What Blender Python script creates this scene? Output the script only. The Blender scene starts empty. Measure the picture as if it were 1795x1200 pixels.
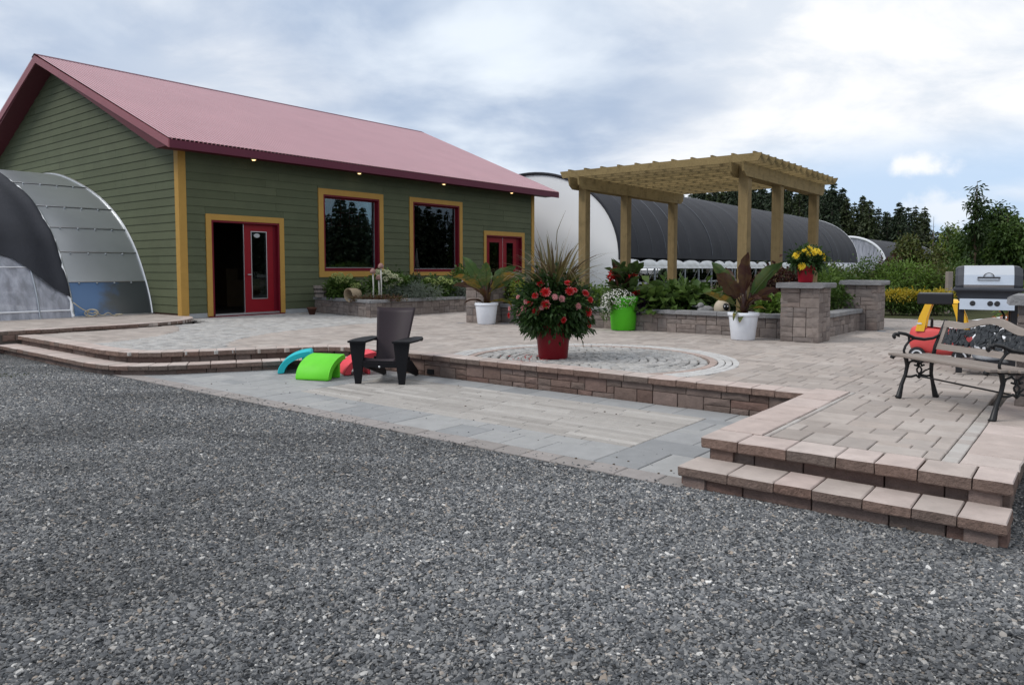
import bpy, bmesh, math, random
import numpy as np
from mathutils import Vector, Matrix

R = math.radians
sc = bpy.context.scene
COL = sc.collection

# ------------------------------------------------------------------ camera
cam_d = bpy.data.cameras.new('camera')
cam = bpy.data.objects.new('camera', cam_d)
COL.objects.link(cam)
cam.location = (0, 0, 1.5)
cam.rotation_euler = (R(90 - 3.5), 0, 0)
cam_d.sensor_width = 36
cam_d.lens = 26.07
cam_d.shift_y = -0.0276
cam_d.clip_start = 0.05
cam_d.clip_end = 3000
sc.camera = cam

# ------------------------------------------------------------------ light
SUN_AZ, SUN_EL = R(-104), R(48)          # azimuth measured from +Y towards +X
SUN_DIR = Vector((math.sin(SUN_AZ) * math.cos(SUN_EL), math.cos(SUN_AZ) * math.cos(SUN_EL), math.sin(SUN_EL)))
SKY_STRENGTH = 0.118
EXPOSURE = 0.24
sun_d = bpy.data.lights.new('sun', 'SUN')
sun_d.energy = 1.75
sun_d.angle = R(22)
sun_d.color = (1.0, 0.95, 0.88)
sun = bpy.data.objects.new('sun', sun_d)
COL.objects.link(sun)
sun.rotation_euler = (-SUN_DIR).to_track_quat('-Z', 'Y').to_euler()

sc.view_settings.view_transform = 'Standard'
sc.view_settings.look = 'None'
sc.view_settings.gamma = 1
sc.view_settings.exposure = EXPOSURE
sc.view_settings.use_curve_mapping = False


class NT:
    """small node-tree helper: numbers or sockets go in, sockets come out"""
    def __init__(s, nt):
        s.nt = nt
        nt.nodes.clear()

    def n(s, typ, **kw):
        nd = s.nt.nodes.new(typ)
        for k, v in kw.items():
            setattr(nd, k, v)
        return nd

    def put(s, sock, v):
        if isinstance(v, bpy.types.NodeSocket):
            s.nt.links.new(v, sock)
        elif v is not None:
            if sock.type == 'RGBA' and len(v) == 3:
                v = (*v, 1)
            sock.default_value = v

    def math(s, op, a, b=None, c=None, clamp=False):
        nd = s.n('ShaderNodeMath', operation=op, use_clamp=clamp)
        for i, v in enumerate((a, b, c)):
            if v is not None:
                s.put(nd.inputs[i], v)
        return nd.outputs[0]

    def vmath(s, op, a, b=None, out=0):
        nd = s.n('ShaderNodeVectorMath', operation=op)
        s.put(nd.inputs[0], a)
        if b is not None:
            s.put(nd.inputs['Scale' if op == 'SCALE' else 1], b)
        return nd.outputs[out]

    def noise(s, vec, scale, detail=3, rough=.5, out='Fac', dist=0):
        nd = s.n('ShaderNodeTexNoise')
        if vec is not None:
            s.put(nd.inputs['Vector'], vec)
        nd.inputs['Scale'].default_value = scale
        nd.inputs['Detail'].default_value = detail
        nd.inputs['Roughness'].default_value = rough
        nd.inputs['Distortion'].default_value = dist
        return nd.outputs[out]

    def ramp(s, fac, stops, interp='LINEAR'):
        nd = s.n('ShaderNodeValToRGB')
        e = nd.color_ramp.elements
        nd.color_ramp.interpolation = interp
        while len(e) < len(stops):
            e.new(.5)
        for el, (p, c) in zip(e, stops):
            el.position = p
            el.color = (*c, 1) if len(c) == 3 else c
        s.put(nd.inputs[0], fac)
        return nd.outputs[0]

    def mix(s, fac, a, b, mode='MIX'):
        nd = s.n('ShaderNodeMix', data_type='RGBA', blend_type=mode)
        s.put(nd.inputs[0], fac)
        s.put(nd.inputs[6], a)
        s.put(nd.inputs[7], b)
        return nd.outputs[2]

    def mapr(s, v, a, b, c=0., d=1., smooth=True):
        nd = s.n('ShaderNodeMapRange')
        if smooth:
            nd.interpolation_type = 'SMOOTHSTEP'
        for i, x in enumerate((v, a, b, c, d)):
            s.put(nd.inputs[i], x)
        return nd.outputs[0]


# ------------------------------------------------------------------ sky: broken cloud over a Nishita sky
world = bpy.data.worlds.new('World')
sc.world = world
world.use_nodes = True
w = NT(world.node_tree)
sky = w.n('ShaderNodeTexSky', sky_type='NISHITA')
sky.sun_disc = False
sky.sun_elevation = SUN_EL
sky.sun_rotation = SUN_AZ
sky.air_density = 1.0
sky.dust_density = 1.5
sky.ozone_density = 1.5
tc = w.n('ShaderNodeTexCoord')
d = w.vmath('NORMALIZE', tc.outputs['Generated'])
sep = w.n('ShaderNodeSeparateXYZ')
w.put(sep.inputs[0], d)
X_, Y_, Z_ = sep.outputs
zz = w.math('MAXIMUM', w.math('ADD', Z_, .22), .05)
comb = w.n('ShaderNodeCombineXYZ')
w.put(comb.inputs[0], w.math('DIVIDE', X_, zz))
w.put(comb.inputs[1], w.math('DIVIDE', Y_, zz))
plane = comb.outputs[0]
SEED = (14.5, 8.1, 0.)
n_big = w.noise(w.vmath('ADD', plane, SEED), .5, 4, .48, dist=.2)
n_mid = w.noise(w.vmath('ADD', plane, (SEED[0] + 8.2, SEED[1] - 5.5, 4)), .95, 6, .5, dist=.25)
n_fine = w.noise(w.vmath('ADD', plane, (SEED[0] - 1.8, SEED[1] + 1.5, 2)), 2.0, 8, .58, dist=.3)
az = w.math('ARCTAN2', X_, Y_)
bias = w.mapr(az, -.15, .42, -.05, .24)                     # thicker, bluer cloud to the west, bright thin cloud to the east
grey = w.mix(w.mapr(n_mid, .42, .62), (3.2, 3.95, 5.2), (6.2, 6.75, 7.4))
grey = w.mix(w.mapr(n_fine, .42, .7, 0., .35), grey, (7.4, 7.8, 8.2))
light = w.mix(w.mapr(n_fine, .34, .6), (5.5, 5.95, 6.6), (7.45, 7.5, 7.6))
whiteness = w.mapr(w.math('ADD', n_big, bias), .42, .64)
cloud = w.mix(whiteness, grey, light)
blue = w.mix(.8, w.vmath('SCALE', sky.outputs[0], .6), (4.3, 5.7, 7.7))
# blue gap low over the trees where the cloud breaks
gap = w.math('MULTIPLY', w.mapr(Z_, .18, .10), w.mapr(az, .16, .44))
gap = w.math('MULTIPLY', gap, w.mapr(n_mid, .74, .5, .25, 1.))
skycol = w.mix(w.math('MULTIPLY', gap, .9), cloud, blue)
# two small cumulus puffs seen low in the gap


def puff(col, cx, cz, rx, rz, seed, amp):
    vx = w.math('DIVIDE', w.math('SUBTRACT', w.math('DIVIDE', X_, w.math('MAXIMUM', Y_, .01)), cx), rx)
    vz = w.math('DIVIDE', w.math('SUBTRACT', w.math('DIVIDE', Z_, w.math('MAXIMUM', Y_, .01)), cz), rz)
    r2 = w.math('SQRT', w.math('ADD', w.math('MULTIPLY', vx, vx), w.math('MULTIPLY', vz, vz)))
    nn = w.noise(w.vmath('ADD', d, (seed, 0, 0)), 34, 5, .55)
    m = w.mapr(w.math('ADD', r2, w.math('MULTIPLY', w.math('SUBTRACT', nn, .5), 2.2)), 1.2, .25)
    m = w.math('MULTIPLY', m, w.mapr(Y_, .2, .4))
    return w.mix(w.math('MULTIPLY', m, amp), col, (7.6, 7.6, 7.6))


skycol = puff(skycol, .545, .137, .052, .016, 3.0, .85)
skycol = puff(skycol, .585, .078, .062, .028, 8.0, .55)
below = w.mapr(Z_, -.02, .0)
skycol = w.mix(below, (1.6, 1.7, 1.8), skycol)
bg = w.n('ShaderNodeBackground')
w.put(bg.inputs[0], skycol)
bg.inputs[1].default_value = SKY_STRENGTH
out = w.n('ShaderNodeOutputWorld')
w.nt.links.new(bg.outputs[0], out.inputs[0])

# ------------------------------------------------------------------ frames
ANG = R(51.5)                                   # the building's front wall runs along U; W points out of it
OX, OY = -7.8959, 17.7366
UX, UY = math.cos(ANG), math.sin(ANG)
WX, WY = math.sin(ANG), -math.cos(ANG)
ZP, ZL = 0.30, 0.15                             # upper patio, lower step


def L(u, w_, z=0.):
    return Vector((OX + u * UX + w_ * WX, OY + u * UY + w_ * WY, z))


def at(px, dist, z=0.):
    return Vector(((px - 897.5) / 1300 * dist, dist, z))


def zat(py, dist):
    return 1.5 + (471 - py) / 1300 * dist


def proj(p):
    c, s = math.cos(R(3.5)), math.sin(R(3.5))
    dz = p[2] - 1.5
    f = p[1] * c - dz * s
    if f < .2:
        return None
    return 897.5 + 1300 * p[0] / f, 550.5 - 1300 * (p[1] * s + dz * c) / f


# ------------------------------------------------------------------ object helpers
def tag(o, label=None, cat=None, group=None, kind=None):
    if label: o['label'] = label
    if cat: o['category'] = cat
    if group: o['group'] = group
    if kind: o['kind'] = kind
    return o


def thing(name, label, cat, loc=(0, 0, 0), rz=0., group=None):
    o = bpy.data.objects.new(name, None)
    COL.objects.link(o)
    o.empty_display_size = .1
    o.location = loc
    o.rotation_euler = (0, 0, rz)
    return tag(o, label, cat, group)


def obj(name, me, mats=None, parent=None, loc=(0, 0, 0), rot=(0, 0, 0), scale=None):
    o = bpy.data.objects.new(name, me)
    COL.objects.link(o)
    if mats is not None and len(me.materials) == 0:
        for m in (mats if isinstance(mats, (list, tuple)) else [mats]):
            me.materials.append(m)
    o.parent = parent
    o.location = loc
    o.rotation_euler = rot
    if scale is not None:
        o.scale = scale
    return o


def copy_tree(o, parent=None):
    c = o.copy()
    COL.objects.link(c)
    if parent is not None:
        c.parent = parent
    for ch in list(o.children):
        copy_tree(ch, c)
    return c


class MB:
    """collects shapes, build() links them as ONE mesh object"""
    def __init__(s):
        s.v, s.f, s.mi, s.sm = [], [], [], []
        s.mat, s.smooth = 0, False
        s.xf = None

    def add(s, vs, fs):
        b = len(s.v)
        if s.xf is not None:
            vs = [tuple(s.xf @ Vector(v)) for v in vs]
        s.v += [tuple(v) for v in vs]
        for f in fs:
            s.f.append([b + i for i in f])
            s.mi.append(s.mat)
            s.sm.append(s.smooth)
        return s

    def box(s, lo, hi, ch=0.):
        x0, y0, z0 = lo
        x1, y1, z1 = hi
        if ch <= 0:
            vs = [(x0, y0, z0), (x1, y0, z0), (x1, y1, z0), (x0, y1, z0), (x0, y0, z1), (x1, y0, z1), (x1, y1, z1), (x0, y1, z1)]
            fs = [(3, 2, 1, 0), (4, 5, 6, 7), (0, 1, 5, 4), (1, 2, 6, 5), (2, 3, 7, 6), (3, 0, 4, 7)]
            return s.add(vs, fs)
        bm = bmesh.new()
        bmesh.ops.create_cube(bm, size=1)
        for v in bm.verts:
            v.co = (x0 + (v.co.x + .5) * (x1 - x0), y0 + (v.co.y + .5) * (y1 - y0), z0 + (v.co.z + .5) * (z1 - z0))
        bmesh.ops.bevel(bm, geom=bm.edges[:], offset=ch, segments=1, affect='EDGES')
        bm.verts.ensure_lookup_table()
        s.add([v.co[:] for v in bm.verts], [[v.index for v in f.verts] for f in bm.faces])
        bm.free()
        return s

    def prism(s, pts, h0, h1, axis='z'):
        """polygon (counter-clockwise) extruded along an axis; pts are the two other coordinates in order"""
        n = len(pts)
        def mk(p, h):
            if axis == 'z': return (p[0], p[1], h)
            if axis == 'y': return (p[0], h, p[1])
            return (h, p[0], p[1])
        vs = [mk(p, h0) for p in pts] + [mk(p, h1) for p in pts]
        fs = [list(range(n))[::-1], [n + i for i in range(n)]]
        fs += [(i, (i + 1) % n, n + (i + 1) % n, n + i) for i in range(n)]
        return s.add(vs, fs)

    def tube(s, pts, rad, n=8, cap=True, flat=None):
        pts = [Vector(p) for p in pts]
        rads = rad if isinstance(rad, (list, tuple)) else [rad] * len(pts)
        vs, fs = [], []
        prev = None
        for i, p in enumerate(pts):
            t = (pts[min(i + 1, len(pts) - 1)] - pts[max(i - 1, 0)]).normalized()
            if prev is None:
                a = Vector((0, 0, 1)) if abs(t.z) < .9 else Vector((1, 0, 0))
                x = t.cross(a).normalized()
            else:
                x = (prev - t * prev.dot(t)).normalized()
            prev = x
            y = t.cross(x)
            for k in range(n):
                a = 2 * math.pi * k / n
                vs.append(p + x * (math.cos(a) * rads[i]) + y * (math.sin(a) * rads[i] * (flat or 1)))
        for i in range(len(pts) - 1):
            for k in range(n):
                k2 = (k + 1) % n
                fs.append((i * n + k, i * n + k2, (i + 1) * n + k2, (i + 1) * n + k))
        if cap:
            fs.append(list(range(n))[::-1])
            fs.append([(len(pts) - 1) * n + k for k in range(n)])
        return s.add(vs, fs)

    def lathe(s, prof, n=24, c=(0, 0, 0), cap0=True, cap1=False):
        vs, fs = [], []
        for r, z in prof:
            for k in range(n):
                a = 2 * math.pi * k / n
                vs.append((c[0] + r * math.cos(a), c[1] + r * math.sin(a), c[2] + z))
        for i in range(len(prof) - 1):
            for k in range(n):
                k2 = (k + 1) % n
                fs.append((i * n + k, i * n + k2, (i + 1) * n + k2, (i + 1) * n + k))
        if cap0: fs.append(list(range(n))[::-1])
        if cap1: fs.append([(len(prof) - 1) * n + k for k in range(n)])
        return s.add(vs, fs)

    def grid(s, fn, nu, nv, closed=False):
        vs = [fn(i / nu, j / nv) for i in range(nu + 1) for j in range(nv + 1)]
        fs = [(i * (nv + 1) + j, (i + 1) * (nv + 1) + j, (i + 1) * (nv + 1) + j + 1, i * (nv + 1) + j + 1) for i in range(nu) for j in range(nv)]
        return s.add(vs, fs)

    def sheet(s, fn, nu, nv, th):
        """a curved sheet with thickness th along -z of fn's own normal estimate"""
        e = 1e-3
        def off(a, b):
            p = Vector(fn(a, b))
            a2, b2 = (a + e if a < .5 else a - e), (b + e if b < .5 else b - e)
            du = (Vector(fn(a2, b)) - p) * (1 if a < .5 else -1)
            dv = (Vector(fn(a, b2)) - p) * (1 if b < .5 else -1)
            nn = du.cross(dv)
            return p - nn.normalized() * th if nn.length > 0 else p
        m = (nu + 1) * (nv + 1)
        vs = [fn(i / nu, j / nv) for i in range(nu + 1) for j in range(nv + 1)]
        vs += [off(i / nu, j / nv) for i in range(nu + 1) for j in range(nv + 1)]
        q = lambda i, j: i * (nv + 1) + j
        fs = []
        for i in range(nu):
            for j in range(nv):
                fs.append((q(i, j), q(i + 1, j), q(i + 1, j + 1), q(i, j + 1)))
                fs.append((m + q(i, j + 1), m + q(i + 1, j + 1), m + q(i + 1, j), m + q(i, j)))
        for i in range(nu):
            fs.append((m + q(i, 0), m + q(i + 1, 0), q(i + 1, 0), q(i, 0)))
            fs.append((q(i, nv), q(i + 1, nv), m + q(i + 1, nv), m + q(i, nv)))
        for j in range(nv):
            fs.append((q(0, j), q(0, j + 1), m + q(0, j + 1), m + q(0, j)))
            fs.append((m + q(nu, j), m + q(nu, j + 1), q(nu, j + 1), q(nu, j)))
        return s.add(vs, fs)

    def ball(s, c, r, seg=12, ring=8):
        r = r if isinstance(r, (tuple, list)) else (r, r, r)
        vs, fs = [(c[0], c[1], c[2] - r[2])], []
        for i in range(1, ring):
            t = math.pi * i / ring
            for k in range(seg):
                a = 2 * math.pi * k / seg
                vs.append((c[0] + r[0] * math.sin(t) * math.cos(a), c[1] + r[1] * math.sin(t) * math.sin(a), c[2] - r[2] * math.cos(t)))
        vs.append((c[0], c[1], c[2] + r[2]))
        for k in range(seg):
            k2 = (k + 1) % seg
            fs.append((0, 1 + k2, 1 + k))
            for i in range(ring - 2):
                fs.append((1 + i * seg + k, 1 + i * seg + k2, 1 + (i + 1) * seg + k2, 1 + (i + 1) * seg + k))
            fs.append((1 + (ring - 2) * seg + k, 1 + (ring - 2) * seg + k2, len(vs) - 1))
        return s.add(vs, fs)

    def mesh(s, name):
        me = bpy.data.meshes.new(name)
        me.from_pydata(s.v, [], s.f)
        me.polygons.foreach_set('material_index', s.mi)
        me.polygons.foreach_set('use_smooth', s.sm)
        me.update()
        return me

    def build(s, name, mats, parent=None, loc=(0, 0, 0), rot=(0, 0, 0), autosmooth=False):
        return obj(name, s.mesh(name), mats, parent, loc, rot)


# ------------------------------------------------------------------ materials
def piece_random(t):
    oi = t.n('ShaderNodeObjectInfo').outputs['Random']
    gi = t.n('ShaderNodeNewGeometry').outputs['Random Per Island']
    return t.math('FRACT', t.math('ADD', t.math('MULTIPLY', oi, 7.31), gi))


def mat(name, col, rough=.8, spec=.3, metal=0., piece=None, var=.12, vs=6., bump=0., bs=60., bdist=.01,
        dirt=0., dirtcol=(.1, .09, .08), ds=1.5, coat=0., stretch=None, grain=0., gs=(2, 60, 60), trans=0.):
    """procedural surface: base colour or per-piece palette, cloudy variation, optional stains, grain and fine relief"""
    m = bpy.data.materials.new(name)
    m.use_nodes = True
    t = NT(m.node_tree)
    pos = t.n('ShaderNodeNewGeometry').outputs['Position']
    base = t.ramp(piece_random(t), [(i / (len(piece) - 1), c) for i, c in enumerate(piece)]) if piece else col
    if var:
        f = t.noise(pos, vs, 4, .6)
        k = t.math('ADD', t.math('MULTIPLY', t.math('SUBTRACT', f, .5), var * 4), 1.)
        base = t.mix(1., base, t.vmath('SCALE', (1, 1, 1), k), 'MULTIPLY')
    if grain:
        mp = t.n('ShaderNodeMapping')
        t.put(mp.inputs[0], t.n('ShaderNodeTexCoord').outputs['Object'])
        mp.inputs['Scale'].default_value = gs
        g = t.noise(mp.outputs[0], 1., 4, .6, dist=.6)
        base = t.mix(1., base, t.vmath('SCALE', (1, 1, 1), t.math('ADD', t.math('MULTIPLY', t.math('SUBTRACT', g, .5), grain * 4), 1.)), 'MULTIPLY')
    if dirt:
        g = t.noise(pos, ds, 6, .65)
        base = t.mix(t.math('MULTIPLY', t.mapr(g, .48, .72), dirt), base, dirtcol)
    b = t.n('ShaderNodeBsdfPrincipled')
    t.put(b.inputs['Base Color'], base)
    b.inputs['Roughness'].default_value = rough
    b.inputs['Metallic'].default_value = metal
    b.inputs['Specular IOR Level'].default_value = spec
    b.inputs['Coat Weight'].default_value = coat
    if bump:
        bn = t.n('ShaderNodeBump')
        bn.inputs['Strength'].default_value = bump
        bn.inputs['Distance'].default_value = bdist
        t.put(bn.inputs['Height'], t.noise(pos, bs, 5, .65))
        t.put(b.inputs['Normal'], bn.outputs[0])
    o = t.n('ShaderNodeOutputMaterial')
    if trans:
        tr = t.n('ShaderNodeBsdfTranslucent')
        t.put(tr.inputs[0], base)
        mx = t.n('ShaderNodeMixShader')
        mx.inputs[0].default_value = trans
        t.nt.links.new(b.outputs[0], mx.inputs[1])
        t.nt.links.new(tr.outputs[0], mx.inputs[2])
        t.nt.links.new(mx.outputs[0], o.inputs[0])
    else:
        t.nt.links.new(b.outputs[0], o.inputs[0])
    return m


def leafmat(name, cols, rough=.5, trans=.3, spec=.35):
    return mat(name, None, rough, spec, piece=cols, var=.1, vs=3., trans=trans)


def glassmat(name, tint=(.55, .62, .62), refl=1.0):
    m = bpy.data.materials.new(name)
    m.use_nodes = True
    t = NT(m.node_tree)
    fr = t.n('ShaderNodeFresnel')
    fr.inputs[0].default_value = 1.52
    tr = t.n('ShaderNodeBsdfTransparent')
    t.put(tr.inputs[0], tint)
    gl = t.n('ShaderNodeBsdfGlossy')
    gl.inputs['Roughness'].default_value = .0
    t.put(gl.inputs[0], (.95, 1, 1))
    mx = t.n('ShaderNodeMixShader')
    t.put(mx.inputs[0], t.math('MULTIPLY', fr.outputs[0], 1.25 * refl, clamp=True))
    t.nt.links.new(tr.outputs[0], mx.inputs[1])
    t.nt.links.new(gl.outputs[0], mx.inputs[2])
    o = t.n('ShaderNodeOutputMaterial')
    t.nt.links.new(mx.outputs[0], o.inputs[0])
    return m


def filmmat(name, col, alpha, rough=.25, bump=.6, bs=9.):
    """crumpled plastic film: partly see-through, glossy"""
    m = bpy.data.materials.new(name)
    m.use_nodes = True
    t = NT(m.node_tree)
    pos = t.n('ShaderNodeTexCoord').outputs['Object']
    mp = t.n('ShaderNodeMapping')
    t.put(mp.inputs[0], pos)
    mp.inputs['Rotation'].default_value = (.2, .75, .3)
    mp.inputs['Scale'].default_value = (1.6, 1.6, .22)
    nz = t.noise(mp.outputs[0], bs, 5, .62, dist=.35)
    bn = t.n('ShaderNodeBump')
    bn.inputs['Strength'].default_value = bump
    bn.inputs['Distance'].default_value = .05
    t.put(bn.inputs['Height'], nz)
    b = t.n('ShaderNodeBsdfPrincipled')
    t.put(b.inputs['Base Color'], col)
    b.inputs['Roughness'].default_value = rough
    t.put(b.inputs['Normal'], bn.outputs[0])
    tr = t.n('ShaderNodeBsdfTransparent')
    mx = t.n('ShaderNodeMixShader')
    t.put(mx.inputs[0], t.mapr(nz, .3, .75, alpha - .2, min(1., alpha + .2)))
    t.nt.links.new(tr.outputs[0], mx.inputs[1])
    t.nt.links.new(b.outputs[0], mx.inputs[2])
    o = t.n('ShaderNodeOutputMaterial')
    t.nt.links.new(mx.outputs[0], o.inputs[0])
    return m


def emit(name, col, s):
    m = bpy.data.materials.new(name)
    m.use_nodes = True
    t = NT(m.node_tree)
    e = t.n('ShaderNodeEmission')
    t.put(e.inputs[0], col)
    e.inputs[1].default_value = s
    o = t.n('ShaderNodeOutputMaterial')
    t.nt.links.new(e.outputs[0], o.inputs[0])
    return m


M = {}
M['siding'] = mat('green siding', None, .7, .16, piece=[(.078, .091, .053), (.092, .105, .063), (.084, .098, .058), (.10, .114, .068)], var=.09, vs=1.6, dirt=.2, dirtcol=(.058, .062, .042), ds=1.4, grain=.05, gs=(3, 40, 40), bump=.15, bs=90, bdist=.004)
M['ochre'] = mat('ochre trim paint', (.40, .235, .058), .6, .2, var=.06, vs=4, grain=.05, gs=(40, 40, 3))
M['redframe'] = mat('dark red frame paint', (.13, .005, .014), .45, .22, var=.05)
M['reddoor'] = mat('red door paint', (.20, .006, .013), .42, .22, var=.05)
M['fascia'] = mat('maroon fascia', (.105, .02, .04), .5, .22, var=.07, vs=2)
M['soffit'] = mat('maroon soffit', (.085, .014, .02), .6, .3, var=.05)
M['concrete'] = mat('grey concrete', (.33, .35, .37), .85, .2, var=.1, bump=.2)
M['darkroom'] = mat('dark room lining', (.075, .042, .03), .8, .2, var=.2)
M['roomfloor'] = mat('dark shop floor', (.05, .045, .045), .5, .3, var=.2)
M['alu'] = mat('aluminium', (.55, .56, .58), .35, .5, .9, var=.05)
M['glass'] = glassmat('window glass')
M['warm'] = emit('warm lamp', (1., .62, .28), 3.)
M['white'] = mat('white plastic', (.72, .74, .78), .42, .4, var=.03)
M['black'] = mat('black iron', (.012, .012, .013), .45, .4, var=.15, vs=15)
M['paver'] = mat('patio paver', None, .85, .22, piece=[(.29, .255, .233), (.355, .313, .287), (.395, .349, .32), (.325, .289, .268), (.42, .377, .348), (.37, .32, .29)], var=.10, vs=9, bump=.25, bs=120, bdist=.004, dirt=.35, dirtcol=(.22, .19, .17), ds=.9)
M['strip'] = mat('narrow edging paver', None, .85, .22, piece=[(.30, .27, .25), (.40, .375, .35), (.34, .30, .28), (.43, .41, .39), (.36, .33, .31)], var=.1, vs=9, bump=.2, bs=120, bdist=.004)
M['cobble'] = mat('grey cobble', None, .85, .22, piece=[(.27, .265, .26), (.36, .355, .35), (.42, .41, .40), (.33, .315, .30)], var=.10, vs=9, bump=.25, bs=120, bdist=.004)
M['ringwhite'] = mat('pale ring stone', None, .85, .22, piece=[(.40, .395, .39), (.50, .495, .49), (.45, .44, .43)], var=.08, vs=9, bump=.2, bs=120, bdist=.004)
M['ringred'] = mat('reddish ring stone', None, .85, .22, piece=[(.34, .27, .24), (.40, .32, .29)], var=.08, vs=9, bump=.2, bs=120, bdist=.004)
M['darkstrip'] = mat('slate edging paver', None, .8, .25, piece=[(.13, .145, .17), (.19, .205, .23), (.155, .17, .195)], var=.08, vs=7, bump=.2, bs=120, bdist=.004)
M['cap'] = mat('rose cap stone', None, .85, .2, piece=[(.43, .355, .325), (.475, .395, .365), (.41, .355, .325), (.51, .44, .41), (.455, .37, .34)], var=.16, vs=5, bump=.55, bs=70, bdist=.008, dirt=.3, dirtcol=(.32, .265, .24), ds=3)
M['block'] = mat('brown wall block', None, .92, .15, piece=[(.125, .085, .072), (.18, .125, .106), (.15, .115, .10), (.21, .16, .142), (.165, .105, .088)], var=.18, vs=14, bump=.9, bs=55, bdist=.012)
M['pblock'] = mat('grey brown pillar block', None, .92, .15, piece=[(.15, .125, .115), (.22, .185, .168), (.19, .165, .155), (.26, .22, .20), (.205, .165, .148)], var=.2, vs=12, bump=.9, bs=50, bdist=.012)
M['pcap'] = mat('grey coping stone', None, .88, .2, piece=[(.19, .19, .197), (.25, .25, .257), (.22, .217, .22)], var=.2, vs=9, bump=.9, bs=45, bdist=.012)
M['slab'] = mat('blue grey slab', None, .8, .25, piece=[(.228, .234, .242), (.285, .288, .293), (.315, .316, .315), (.252, .258, .266), (.345, .343, .338)], var=.1, vs=6, bump=.2, bs=110, bdist=.004)
M['plank'] = mat('pale plank paver', None, .82, .25, piece=[(.27, .252, .236), (.36, .34, .32), (.31, .292, .275), (.405, .385, .365)], var=.09, vs=8, bump=.2, bs=110, bdist=.004)
M['border'] = mat('brown grey border paver', None, .85, .2, piece=[(.24, .222, .212), (.29, .265, .255), (.27, .25, .243)], var=.1, vs=8, bump=.25, bs=110, bdist=.005)
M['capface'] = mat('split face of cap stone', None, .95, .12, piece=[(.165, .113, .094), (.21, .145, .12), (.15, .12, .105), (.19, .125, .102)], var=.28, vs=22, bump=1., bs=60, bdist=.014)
M['sand'] = mat('joint sand', (.085, .075, .068), .95, .1, var=.2, vs=20)
M['soil'] = mat('dark soil', (.035, .026, .02), .95, .1, var=.3, vs=18, bump=.8, bs=30, bdist=.03)
M['wood'] = mat('pressure treated timber', None, .75, .25, piece=[(.205, .15, .066), (.25, .185, .084), (.18, .135, .06), (.225, .17, .082)], var=.12, vs=2.5, grain=.18, gs=(3, 45, 45), dirt=.55, dirtcol=(.10, .07, .03), ds=7)
M['woodz'] = mat('pressure treated post', None, .75, .25, piece=[(.19, .135, .062), (.23, .165, .076), (.175, .128, .062)], var=.12, vs=2.5, grain=.18, gs=(45, 45, 3), dirt=.5, dirtcol=(.10, .075, .03), ds=7)
M['greywood'] = mat('weathered bench wood', None, .8, .25, piece=[(.225, .19, .168), (.27, .235, .21), (.245, .208, .188)], var=.1, vs=5, grain=.14, gs=(4, 70, 70))
M['shade'] = mat('black shade cloth', (.022, .024, .032), .7, .3, var=.14, vs=1.2, bump=.25, bs=6, bdist=.05)
M['poly'] = mat('white greenhouse film', (.90, .92, .95), .4, .4, var=.02, vs=.5, trans=.06)
M['film'] = filmmat('clear crumpled film', (.50, .52, .60), .62, .22, .35, 3.2)
M['panelgrey'] = mat('twin wall panel', (.44, .47, .49), .32, .5, .6, var=.06, vs=1.5)
M['panelblue'] = mat('twin wall panel painted blue to dark', None, .3, .5, .2, piece=[(.2, .2, .2), (.2, .2, .2)], var=.1)
def _painted_view(m):
    # see-through blue fading to dark, painted into the lowest panel's colour; no tarp behind
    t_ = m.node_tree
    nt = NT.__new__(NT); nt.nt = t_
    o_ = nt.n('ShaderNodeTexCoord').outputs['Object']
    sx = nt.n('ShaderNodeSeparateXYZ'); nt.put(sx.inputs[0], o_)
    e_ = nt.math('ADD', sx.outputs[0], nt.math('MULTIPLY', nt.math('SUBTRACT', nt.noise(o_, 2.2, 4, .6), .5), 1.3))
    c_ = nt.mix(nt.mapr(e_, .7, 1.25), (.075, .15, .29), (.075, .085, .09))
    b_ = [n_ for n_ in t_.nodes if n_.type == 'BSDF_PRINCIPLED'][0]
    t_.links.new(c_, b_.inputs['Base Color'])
_painted_view(M['panelblue'])
M['galv'] = mat('galvanised tube', (.36, .39, .43), .45, .5, .6, var=.1)
# ------------------------------------------------------------------ ground
rng = random.Random(7)


def inpoly(x, y, poly):
    c = False
    j = len(poly) - 1
    for i in range(len(poly)):
        xi, yi = poly[i]
        xj, yj = poly[j]
        if (yi > y) != (yj > y) and x < (xj - xi) * (y - yi) / (yj - yi) + xi:
            c = not c
        j = i
    return c


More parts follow.
